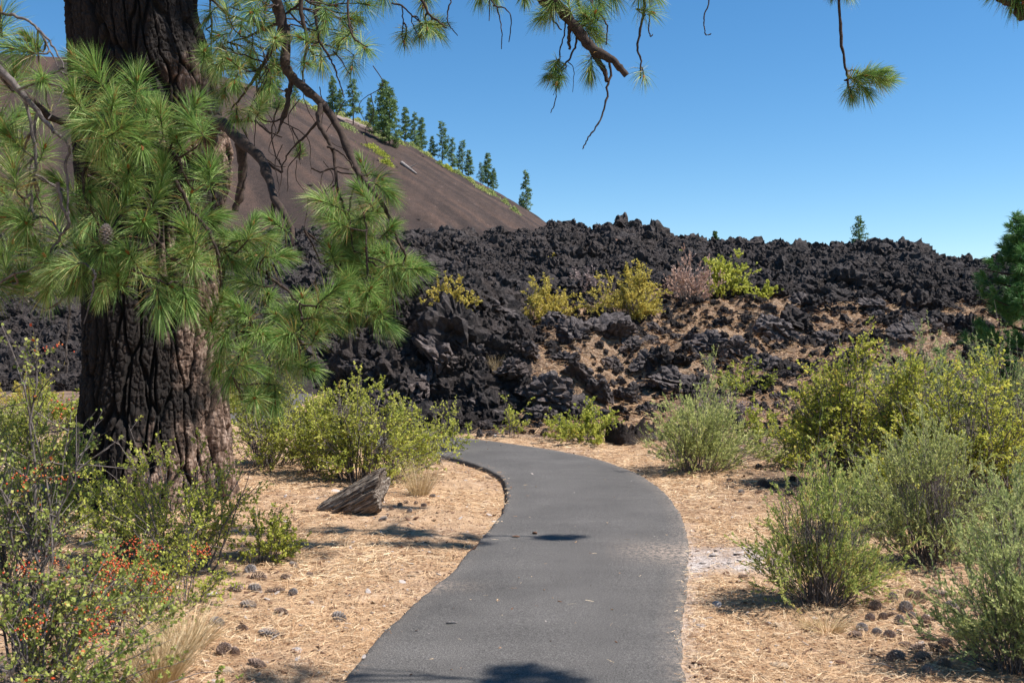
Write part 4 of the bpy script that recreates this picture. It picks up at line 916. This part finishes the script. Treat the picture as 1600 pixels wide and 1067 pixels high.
# --- upper dark bough coming down right of the trunk
b = Bough(4)
m = b.limb([(-3.3, 9.6, 6.3), (-2.6, 8.7, 5.9), (-2.0, 7.9, 5.0), P(428, -15, 7.6), P(437, 25, 7.6), P(447, 60, 7.55), P(446, 98, 7.5), P(456, 120, 7.5), P(490, 150, 7.4), P(525, 192, 7.3), P(545, 238, 7.2), P(560, 272, 7.1), P(570, 285, 7.1), P(592, 312, 7.0), P(605, 335, 7.0), P(622, 378, 6.9), P(634, 400, 6.9)], .056, .008, S=9)
b.L([(447, 60), (446, 105), (455, 130), (448, 165), (438, 200)], 7.5, 7.5, .035, .008); b.L([(448, 140), (450, 165), (440, 190), (434, 207)], 7.6, 7.6, .02, .006)
b.L([(500, 163), (497, 190), (510, 215), (520, 240), (525, 290), (535, 320), (542, 345)], 7.3, 7.1, .022, .006); b.L([(497, 190), (475, 215), (455, 235), (440, 262)], 7.3, 7.4, .012, .004)
b.L([(447, 60), (425, 80), (405, 110), (385, 140), (360, 170)], 7.6, 7.9, .022, .006); b.L([(440, 35), (415, 45), (380, 60), (345, 70)], 7.6, 8, .012, .005)
b.L([(470, -5), (472, 30), (480, 60), (476, 100), (474, 135)], 7.5, 7.5, .02, .006); b.L([(492, 20), (500, 65), (512, 85), (522, 105), (530, 130), (538, 155)], 7.4, 7.4, .011, .004)
b.L([(545, -5), (545, 35), (552, 55), (562, 65), (575, 72)], 7.3, 7.2, .009, .004); b.L([(520, 80), (535, 95), (547, 118)], 7.4, 7.4, .006, .003); b.L([(470, 5), (450, 20), (430, 35)], 7.5, 7.7, .012, .006)
b.L([(512, 230), (525, 235), (545, 250), (552, 262)], 7.2, 7.1, .010, .004); b.L([(525, 290), (510, 300), (498, 310), (490, 330)], 7.1, 7.1, .006, .003); b.L([(545, 265), (520, 262), (505, 270), (500, 300)], 7.1, 7.0, .006, .003)
b.L([(560, 275), (548, 310), (545, 340), (552, 390)], 7.0, 7.0, .009, .004); b.L([(535, 320), (525, 355), (520, 390), (540, 420)], 7.1, 7.1, .007, .004); b.L([(572, 385), (574, 430), (570, 450), (585, 480), (603, 506)], 6.9, 6.8, .009, .005)
b.L([(560, 310), (570, 345), (572, 385)], 7.0, 6.9, .008, .006); b.L([(437, 160), (425, 200), (428, 240), (440, 262), (438, 290)], 7.8, 7.8, .007, .003); b.L([(456, 200), (470, 235), (452, 262), (450, 300)], 7.5, 7.5, .006, .003)
b.L([(440, 190), (480, 215), (485, 250), (487, 270)], 7.6, 7.5, .005, .002); b.L([(400, 120), (402, 170), (398, 230)], 7.9, 7.9, .007, .003); b.L([(327, -5), (331, 40), (330, 90), (340, 130)], 8, 8, .009, .004); b.L([(331, 0), (350, 20), (355, 35)], 8, 8, .012, .006)
fu = [(570, 76, 1.15, .3, -.35), (575, 8, 1.1, .4, -.2), (393, 20, 1, -.1, -.3), (342, 56, 1, -.4, -.3), (342, 104, 1, -.2, -.5), (393, 82, 1, 0, -.5), (508, 34, .95, 0, -.7), (502, 96, .95, .1, -.8), (539, 60, .8, -.3, -.5), (469, 59, .7), (421, 140, 1, 0, -.6), (367, 129, .9, 0, -.6), (469, 233, .6), (564, 253, .9, -.2, .5),
      (598, 281, 1.15, .5, -.3), (547, 30, .9), (355, 20, .9), (410, 45, .9), (375, 50, 1, 0, -.5), (400, 110, .9), (430, 60, .9), (525, 10, 1), (500, 5, 1), (450, 10, .9), (320, 80, .9), (360, 95, .8), (530, 70, .7), (350, 150, .9, 0, -.7), (410, 160, .8), (548, -10, 1), (480, 100, .7), (415, 10, 1), (380, -5, 1), (560, 30, .9, .4, -.5)]
b.tufts(T2(fu, 7.6, .19, .35), 130, w=.0012)
b.tufts(T2([(rt.uniform(320, 560), rt.uniform(-10, 120), 1, rt.normal()*.3, -.6) for _ in range(22)]+[(rt.uniform(330, 450), rt.uniform(90, 190), .9, rt.normal()*.3, -.6) for _ in range(9)], 8.1, .19, .3), 110, w=.0012)
for _ in range(14):
    x_ = rt.uniform(380, 600); y_ = rt.uniform(60, 260); b.L([(x_, y_), (x_+rt.normal()*10, y_+30), (x_+rt.normal()*14, y_+60), (x_+rt.normal()*16, y_+rt.uniform(75, 110))], 7.5, 7.5, .004, .002)
fd = [(604, 300, 1.1, .4, -.3), (570, 340, 1), (590, 330, 1), (550, 388, 1.1, .1, -.5), (630, 411, 1.1, .6, .1), (502, 314, 1, -.3, .1), (614, 354, .8, .4, .3), (603, 506, 1, .5, -.3), (600, 455, 1), (587, 425, 1), (550, 360, 1), (535, 330, .95), (520, 345, .9), (560, 410, 1), (545, 440, 1), (580, 450, .95), (570, 390, 1), (600, 395, 1), (535, 395, .9, -.1, -.6), (560, 470, .9, 0, -.7), (535, 425, .9), (515, 385, .9), (620, 430, .9, .4, -.4),
      (545, 500, .8, 0, -.8), (590, 480, .85), (655, 420, .85, .7, 0), (565, 300, .9)]
b.tufts(T2(fd, 7.0, .205, .3), 190, w=.0012); b.tufts(T2([(560, 350), (540, 400), (590, 420), (570, 370), (550, 430), (575, 470), (530, 360)], 7.5, .2), 150)
b.build(tree, TB, TWB)
# --- long high limb reaching right across the top, with hanging twigs
b = Bough(5)
b.limb([(-3.3, 10.0, 7.4), (-2.2, 9.3, 6.9), (-.8, 8.5, 6.2), (.0, 7.7, 5.3), P(846, -20, 7.4), P(860, -2, 7.3), P(880, 15, 7.3), P(905, 48, 7.25), P(925, 74, 7.2), P(948, 88, 7.15), P(962, 98, 7.1), P(979, 117, 7.1)], .075, .020, S=9)
b.L([(925, 74), (935, 95), (944, 108), (948, 128)], 7.2, 7.15, .026, .016); b.L([(948, 85), (954, 105), (950, 140), (945, 170), (932, 200), (920, 215), (912, 232)], 7.2, 7.1, .010, .004, wob=.03)
b.L([(902, 50), (898, 75), (888, 95), (872, 112), (860, 122)], 7.3, 7.3, .009, .005); b.L([(884, 20), (882, 50), (876, 80), (874, 110), (872, 135), (868, 160), (862, 176)], 7.3, 7.3, .006, .003)
b.L([(872, 135), (862, 148)], 7.3, 7.3, .004, .002); b.L([(886, 95), (896, 110), (895, 146)], 7.3, 7.3, .004, .002); b.L([(892, 40), (888, 60), (890, 78)], 7.3, 7.3, .016, .010); b.L([(862, 5), (864, 30), (878, 47)], 7.3, 7.3, .009, .005)
b.L([(925, 8), (942, 30), (946, 45), (944, 70)], 7.25, 7.2, .007, .005); b.L([(912, 232), (911, 233)], 7.1, 7.1, .003, .002)
ft = [(845, 28, 1.05, -.6, -.5), (858, 15, 1, -.4, -.7), (921, 45, 1.1, .4, -.3), (935, 60, 1, .5, -.5), (922, 112, 1.0, -.1, -.9), (862, 118, .85, -.8, -.5), (868, 105, .6, -.2, -.8), (905, 10, 1), (940, 8, 1.05, .3, -.6), (915, 25, 1), (885, -5, 1), (960, -5, .95, .3, -.7), (930, 20, 1), (870, 130, .6, -.3, -.8), (820, -4, .7, 0, -.9)]
b.tufts(T2(ft, 7.3, .185, .15), 150, w=.0012, tw=.005)
b.build(tree, TB, TWB)
b = Bough(6)
lm = b.limb([(-2.8, 10.0, 8.2), (-1.6, 9.2, 7.6), (.2, 8.6, 6.9), (1.4, 8.2, 6.1), (2.3, 8.0, 5.4), (2.58, 7.95, 4.75)], .06, .014, S=8)
b.L([(1300, -90), (1309, -20), (1313, 40), (1315, 80), (1322, 112), (1324, 135), (1328, 149)], 7.95, 7.9, .014, .008, wob=.012)
b.L([(1322, 112), (1332, 110), (1340, 112)], 7.9, 7.85, .006, .005); b.L([(1322, 118), (1332, 122), (1342, 130)], 7.9, 7.9, .006, .004)
b.tufts(T2([(1352, 118, 1.0, .9, .1), (1375, 112, 1.0, .8, .1), (1368, 122, 1, .8, -.3), (1350, 140, .95, .5, -.7), (1330, 150, .85, 0, -.9), (1390, 125, .8, .8, .1)], 7.85, .18, .08), 190, w=.0012)
b.tufts(T2([(1325, -12, .9, .1, -.8), (1300, -8, .7, -.2, -.6)], 7.9, .17, .1), 90)
b.build(tree, TB, TWB)
b = Bough(7)
b.limb([(.0, 7.7, 5.3), (.5, 7.5, 5.1), P(960, -60, 7.4), P(1000, -25, 7.35), P(1008, 10, 7.3), P(1006, 25, 7.3), P(1001, 50, 7.3), P(998, 78, 7.3), P(1004, 95, 7.3), P(1002, 122, 7.3)], .02, .0055, S=6, wob=.012)
b.L([(1006, 24), (1014, 25), (1012, 45), (1016, 57), (1019, 54)], 7.3, 7.3, .006, .004); b.L([(1006, 24), (999, 15), (1000, -8)], 7.3, 7.3, .006, .004)
b.tufts(T2([(1006, 120, .95, 0, -.5)], 7.25, .17, .05), 75, w=.0011); b.tufts(T2([(1018, 20, .9, .7, -.3), (1012, -8, .9, .2, -.5), (1000, -6, .8, -.2, -.6), (1026, -5, .9, .5, -.4)], 7.3, .17, .1), 90)
b.build(tree, TB, TWB)
b = Bough(8)
b.limb([(-.8, 8.5, 6.2), (-.7, 7.8, 5.4), P(620, -70, 7.6), P(652, -15, 7.5), P(666, 18, 7.5), P(680, 32, 7.5), P(697, 45, 7.5)], .022, .006, S=6)
b.L([(612, 5), (628, 10), (645, 25), (658, 38), (668, 50)], 7.5, 7.5, .007, .004); b.L([(628, 10), (630, 30), (629, 60), (632, 75)], 7.5, 7.5, .005, .004); b.L([(642, 22), (646, 45), (655, 62)], 7.5, 7.5, .005, .004)
b.L([(706, -5), (700, 18), (700, 35), (707, 45), (716, 56)], 7.5, 7.5, .006, .003); b.L([(762, -5), (775, 12), (780, 30), (784, 55), (783, 78)], 7.4, 7.4, .006, .003); b.L([(770, 10), (790, 15), (800, 32), (796, 68)], 7.4, 7.4, .006, .003); b.L([(765, 0), (763, 33)], 7.4, 7.4, .005, .003)
b.L([(1108, -60), (1108, 0), (1101, 25), (1101, 42), (1104, 54), (1112, 54)], 7.3, 7.3, .006, .004, wob=.01)
b.limb([P(1108, -60, 7.3), (1.3, 7.6, 5.2), (.6, 7.7, 5.5), (.0, 7.7, 5.3)], .008, .02, S=6); b.limb([P(706, -5, 7.5), (-.5, 7.6, 4.6), (-.7, 7.8, 5.4)], .006, .015, S=6); b.limb([P(762, -5, 7.4), (-.2, 7.6, 4.6), (-.7, 7.8, 5.4)], .006, .015, S=6)
b.tufts(T2([(632, 65, .95, -.1, -.95), (668, 45, 1.05, .2, -.7), (682, 50, 1.1, .5, -.6), (656, 55, .9, 0, -.9), (662, 8, .8, -.1, -.6), (750, -6, .9, 0, -.8), (772, -8, .8, .2, -.7), (600, -8, 1.0, .1, -.7), (690, 38, .9, .7, -.2)], 7.5, .185, .1), 130, w=.0012)
b.build(tree, TB, TWB)
# --- limb above the camera: foliage just out of the frame, seen at the top right corner; its shade falls on the path
b = Bough(9)
b.limb([(5.6, 3.6, 6.2), (4.2, 3.9, 4.9), (3.4, 4.3, 4.1), P(1640, 0, 4.45), P(1590, 8, 4.45), P(1572, 5, 4.45), P(1556, -4, 4.45)], .04, .008, S=7)
b.limb([(4.2, 3.9, 4.9), (3.4, 4.1, 4.6), (2.9, 4.3, 4.35), (2.6, 4.5, 4.2)], .02, .01, S=7)
b.tufts(T2([(1600, 5, 1, .3, -.9), (1585, 3, .8, -.3, -.9), (1560, -18, .7, -.6, -.2)], 4.45, .16, .05), 120)
hid = [(np.array([2.86+rt.normal()*.11, 4.54+rt.normal()*.06, 4.15+rt.normal()*.15]), unit(rt.normal(size=3)), .18) for _ in range(9)]
hid += [(np.array([1.75+rt.normal()*.22, 4.62+rt.normal()*.06, 4.2+rt.normal()*.12]), unit(rt.normal(size=3)), .18) for _ in range(6)]
b.tufts(hid, 130)
ov = empty('overhanging_pine', (5.9, 3.6, 0), 'second pine beside the viewer, only one drooping bough tip showing in the top right corner', 'tree')
OB = np.array([5.9, 3.6, 0.])
bb = b.build(ov, OB, TWB)
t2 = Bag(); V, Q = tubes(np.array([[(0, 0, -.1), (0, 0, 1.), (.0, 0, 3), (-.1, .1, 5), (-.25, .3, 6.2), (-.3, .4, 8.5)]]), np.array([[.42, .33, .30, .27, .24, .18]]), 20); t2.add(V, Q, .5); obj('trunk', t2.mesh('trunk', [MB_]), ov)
# shade-casting tufts of the big pine above the frame
b = Bough(10)
b.limb([(-2.8, 10.0, 8.4), (-1.0, 9.0, 7.2), (.6, 8.4, 6.2), (1.8, 8.2, 5.6), (2.6, 8.1, 5.5)], .05, .02)
hid = []
for (sx, sy, z, n) in ((-.70, 7.95, 5.6, 12), (-.75, 8.35, 5.9, 10), (-1.35, 8.4, 5.7, 6), (-1.75, 7.95, 5.3, 13), (-2.2, 8.35, 5.5, 8), (-1.1, 9.6, 6.0, 5)):
    for _ in range(n):
        zz = z+rt.normal()*.12; q = zz/sd[2]
        hid.append((np.array([sx+rt.normal()*.22+sd[0]*q, sy+rt.normal()*.05+sd[1]*q, zz]), unit(rt.normal(size=3)*[1, .4, .5]), .18))
b.tufts(hid, 140, w=.002)
b.limb([(-3.4, 10.1, 8.6), (-2.4, 9.6, 8.0), (-1.4, 9.4, 7.3), (-.6, 9.3, 6.9)], .07, .02); b.limb([(-3.4, 10.1, 7.2), (-2.6, 9.4, 6.6), (-2.0, 8.8, 6.2)], .05, .02); b.limb([(-3.6, 10.0, 9), (-2.2, 10.2, 8.8), (-.9, 10.2, 8.2)], .06, .02)
cr = []
for _ in range(95):
    z = rt.uniform(5.9, 9.0); cr.append((np.array([-2.9+.72*(z-5.0)+rt.uniform(-.9, .75), rt.uniform(8.7, 10.7), z]), unit(rt.normal(size=3)), .22))
for _ in range(14):
    z = rt.uniform(5.4, 6.4); cr.append((np.array([-1.9+.62*(z-4.6)+rt.uniform(-.5, .5), rt.uniform(7.4, 8.3), z]), unit(rt.normal(size=3)), .2))
b.tufts(cr, 100, w=.0022, bud=False); b.build(tree, TB, TWB)

# ------------------------------------------------------------------ young pine at the right edge
def young_pine(name, label, loc, H, Wd, ntu, nl, seed, w, mat=NEEDD, nn=60, cbase=.08):
    r = np.random.default_rng(seed); e = empty(name, tuple(loc), label, 'tree'); B = Bag(); Tn = []
    K = 9; z = np.linspace(-.05, 1, K)*H; pl = np.stack([.02*H*r.normal(size=K)*.3, .02*H*r.normal(size=K)*.3, z], 1); V, Q = tubes(pl[None], (np.linspace(1, .12, K)*H*.022)[None], 8); B.add(V, Q, .5)
    obj('trunk', B.mesh('trunk', [TWB]), e); bg_ = Bag(); nb = max(10, ntu//7)
    for k in range(nb):
        t = cbase+(1-cbase)*(k+r.uniform())/nb*.96; a = k*2.4+r.normal()*.4; Lb = Wd/2*(1-t)**.75*r.uniform(.75, 1.15)+.05*Wd; z0 = t*H
        E_ = np.array([np.cos(a)*Lb, np.sin(a)*Lb, z0+Lb*r.uniform(.1, .5)]); A_ = np.array([0, 0, z0]); C_ = (A_+E_)/2-np.array([0, 0, .1*Lb])
        pb = bez(A_[None], C_[None], E_[None], 7); V, Q = tubes(pb, (np.linspace(1, .35, 7)*H*.006)[None], 5); bg_.add(V, Q, .5)
        for _ in range(7):
            tt = r.uniform(.35, 1.); p = pb[0][int(tt*6)]+r.normal(size=3)*Lb*.14; ax = unit(unit(E_-A_)+r.normal(size=3)*.5+[0, 0, .6]); Tn.append((p, ax, nl))
    obj('branches', bg_.mesh('branches', [TWB]), e)
    Pt = np.array([t[0] for t in Tn]); Ax = np.array([t[1] for t in Tn]); Ln = np.array([t[2] for t in Tn])
    V, Q, T3, var = tuft_arrays(Pt, Ax, Ln, nn, r, w); obj('crown', mesh_np('crown', V, [Q, T3], {'var': var}, [mat], False), e)
    return e
young_pine('young_pine', 'bushy bright green young pine cut off by the right edge of the view', G(1612, 15.5), 3.5, 2.7, 460, .17, 901, .0032, nn=70, cbase=.03)
p = hit(1341, 388, y0=15.7); p[1] = 47.5; p[0] = (1341-800)/F*47.5; p[2] = 1.7+(520-387)/F*47.5
RP = tuple(p-[0, 0, .35])
young_pine('ridge_pine', 'tiny pine top peeking over the lava ridge in the middle', ((1117-800)/F*49, 49, 1.7+(520-378)/F*49-.2), .75, .5, 60, .12, 903, .011, mat=CONIF, nn=20)

# ------------------------------------------------------------------ conifers on the cinder hill
def conifer_proto(seed, Wr, dens, base):
    r = np.random.default_rng(seed); H = 10.; B = Bag(); K = 8; z = np.linspace(-.1, 1, K)*H
    V, Q = tubes(np.stack([.05*r.normal(size=K), .05*r.normal(size=K), z], 1)[None], (np.linspace(1, .1, K)*.18)[None], 7); B.add(V, Q, .5); tr = B.mesh('trunk', [BUTTREE])
    C, D, S = [], [], []; nb = int(dens*60)
    for k in range(nb):
        t = base+(1-base)*(k/nb); a = r.uniform(0, 6.28); Lb = H*Wr*(1-t)**.72*r.uniform(.55, 1.2)*(.55+.45*sst(base, base+.15, t))+.15
        m = int(34*dens*(.3+Lb/(H*Wr))); tt = r.uniform(.15, 1, m)
        p = np.stack([np.cos(a)*Lb*tt, np.sin(a)*Lb*tt, t*H-.25*Lb*tt+.15*Lb*tt**2], 1)+r.normal(size=(m, 3))*[.16, .16, .13]
        C.append(p); d = np.tile([np.cos(a), np.sin(a), .35], (m, 1))+r.normal(size=(m, 3))*.6; D.append(unit(d)); S.append(np.full(m, r.uniform(.25, .75)))
    C, D, S = np.vstack(C), np.vstack(D), np.concatenate(S); V, Q = leaves(C, D, r.uniform(.35, .62, len(C)), r.uniform(.13, .26, len(C)), r)
    var = np.clip(S+r.uniform(-.25, .25, len(C)), 0, 1); return tr, mesh_np('crown', V, Q, {'var': np.repeat(var, 4)}, [CONIF], False)
PROT = [conifer_proto(i, w, d, b_) for i, (w, d, b_) in enumerate([(.22, 1.25, .12), (.28, 1.35, .10), (.30, 1.1, .22), (.17, 1.0, .06), (.24, 1.0, .15)])]
e = empty('ridge_pine', RP, 'small lone pine standing on the lava ridge against the sky right of centre', 'tree'); e.scale = (.20, .20, .185); obj('trunk', PROT[2][0], e); obj('crown', PROT[2][1], e)
def sil(px, dy=2):
    Y = np.linspace(150, 420, 3000); x = (px-800)/F*Y; e = (Hh(x, Y)-1.7)/Y; i = e.argmax(); return np.array([x[i], Y[i]+dy, Hh(x[i:i+1], Y[i:i+1]+dy)[0]])
ht = [(518,162,50,0,0,'tall conifer at the upper left end of the hill tree row'),(530,168,36,1,0,'short bushy conifer beside the uppermost tall one on the hill'),(552,196,63,2,1,'open-crowned pine with bare lower trunk, third up the hill from the big pair'),
 (576,191,38,0,0,'slim conifer just left of the big clump on the hill'),(584,210,36,1,1,'low bushy pine at the foot of the big clump on the hill'),(599,214,74,1,0,'tallest dark pine of the big clump on the hill'),
 (609,228,78,1,1,'broad full pine in front of the big clump on the hill'),(632,219,48,0,0,'narrow pine right after the big clump on the hill'),(647,223,48,3,0,'dark spire-shaped conifer left of the lighter green one'),
 (658,230,46,0,0,'lighter green full conifer beside the dark spire'),(674,240,30,0,0,'short conifer left of the tall slim one, midway down the hill'),(690,247,57,4,0,'tall slim open conifer midway down the hill'),
 (706,256,42,3,0,'narrow conifer right of the tall slim open one'),(722,268,46,4,0,'leaning full conifer in the lower middle of the hill row'),(732,278,37,0,0,'short dense conifer below the leaning one'),
 (751,287,28,4,0,'thin small conifer left of the lower bushy one'),(762,293,46,0,0,'bushy conifer near the bottom of the hill row'),(771,301,29,1,0,'low dense conifer at the bottom of the main hill row'),
 (822,334,55,3,0,'lone slender conifer farthest down the hill skyline'),(813,330,16,3,0,'tiny conifer just left of the lone slender one'),(619,232,22,1,1,'small round pine right of the broad full pine'),
 (421,158,52,1,0,'conifer on the hilltop seen through the hanging branches'),(407,180,38,1,1,'lower conifer on the hill seen through the hanging branches'),(436,172,40,0,1,'darker conifer behind the hanging bough beside the hilltop one'),(460,160,26,1,0,'rounded conifer on the hilltop right of the hanging bough'),
 (120,150,48,1,0,'hilltop conifer hidden behind the big trunk and needles'),(60,170,45,1,0,'hilltop conifer at the far left behind the near needles')]
for i, (px, py, h_, pr, front, lb) in enumerate(ht):
    p = hit(px, py, Hh, 140, 420) if front else sil(px)
    if not front:
        zz = 1.7-(py-520)/F*p[1]; p[2] = min(p[2], zz+.8)
    s = (h_+2)/F*p[1]/10*1.12
    e = empty('hill_conifer', tuple(p-[0, 0, .2]), lb, 'tree', 'conifers on the cinder hill'); e.scale = (s, s, s); e.rotation_euler = (0, 0, i*1.7)
    obj('trunk', PROT[pr][0], e); obj('crown', PROT[pr][1], e)
# low bushes, a dead log and rocks on the hill
hb = [(543,200,32,'yellow-green mat of brush below the third hill conifer'),(583,232,30,'long yellow-green brush mat on the bare hillside, upper part'),(597,243,26,'lower end of the yellow-green brush strip on the hillside'),(605,256,20,'small yellow-green brush patch below the brush strip'),
      (655,233,18,'small bright bush under the lighter green conifer'),(700,264,22,'yellow-green bush on the skyline in the lower middle of the hill'),(688,258,10,'tiny bush left of the skyline bush'),(755,298,24,'yellow-green brush at the foot of the bottom hill trees'),(768,303,20,'last brush patch along the lower hill skyline'),
      (475,150,26,'bright brush on the hilltop behind the hanging branches'),(410,190,14,'bright small bush on the hillside at the far left'),(494,172,18,'green shrub on the upper hillside'),(790,318,12,'tiny brush tuft low on the hill skyline'),(560,168,14,'small green shrub between the upper hill trees'),
      (515,160,22,'dark underbrush at the foot of the uppermost hill tree'),(572,196,26,'underbrush mat right of the open-crowned hill pine'),(592,214,26,'underbrush at the foot of the big clump'),(625,224,20,'brush between the broad pine and the narrow one'),(645,228,18,'brush under the dark spire'),
      (668,244,18,'brush below the short conifer midway down'),(716,272,20,'brush under the leaning conifer'),(736,284,18,'brush right of the leaning conifer'),(805,331,14,'last tiny tuft by the lone slender conifer'),(535,178,30,'brush strip under the upper hill trees')]
for i, (px, py, w, lb) in enumerate(hb):
    p = hit(px, py, Hh, 140, 420); W_ = w/F*p[1]; r = np.random.default_rng(700+i); n = 420
    C = r.normal(size=(n, 3))*[W_*.24, W_*.24, 0]; C[:, 2] = Hh(p[0]+C[:, 0], p[1]+C[:, 1])-p[2]+r.uniform(0, .9, n)*np.exp(-(C[:, 0]**2+C[:, 1]**2)/(W_*.35)**2)*1.3
    V, Q = leaves(C, unit(r.normal(size=(n, 3))+[0, 0, .6]), r.uniform(.35, .6, n), r.uniform(.2, .35, n), r)
    obj('hill_bush', mesh_np('hill_bush', V, Q, {'var': np.repeat(r.uniform(.0, .7, n), 4)}, [LY if i in (1, 2, 3, 5) else LW if i % 2 else LD], False), loc=tuple(p), label=lb, category='bush', group='brush patches on the cinder hill')
a, c = hit(627, 257, Hh, 140, 420), hit(651, 274, Hh, 140, 420)
V, Q = tubes(np.linspace(a+[0, 0, .4], c+[0, 0, .3], 6)[None], np.array([[.5, .45, .42, .35, .3, .2]]), 8); br_, bq = tubes(np.linspace((a+c)/2+[0, 0, .4], (a+c)/2+[2.2, -.3, 1.5], 4)[None], np.array([[.2, .16, .1, .05]]), 6)
B = Bag(); B.add(V, Q, .5); B.add(br_, bq, .5); m_ = twig_mat('bleached_wood', (.14, .12, .11), (.34, .30, .28), 3)
obj('fallen_log', B.mesh('fallen_log', [m_]), label='bleached fallen tree trunk lying on the bare cinder hillside', category='log')
for i, (px, py, s) in enumerate([(590,251,.8),(652,343,.9),(560,198,.8),(715,270,.9),(660,245,1.0),(690,262,.8),(740,290,.7),(730,300,.5),(620,262,.5),(485,290,1.0),(655,240,.7)]):
    p = hit(px, py, Hh, 140, 420); o = obj('hill_rock', BOULD[i % 12], loc=tuple(p), category='rock', group='pale rocks on the cinder hill', label='pale rock lying on the dark cinder hillside'); o.scale = (s*1.6, s, s*.8)
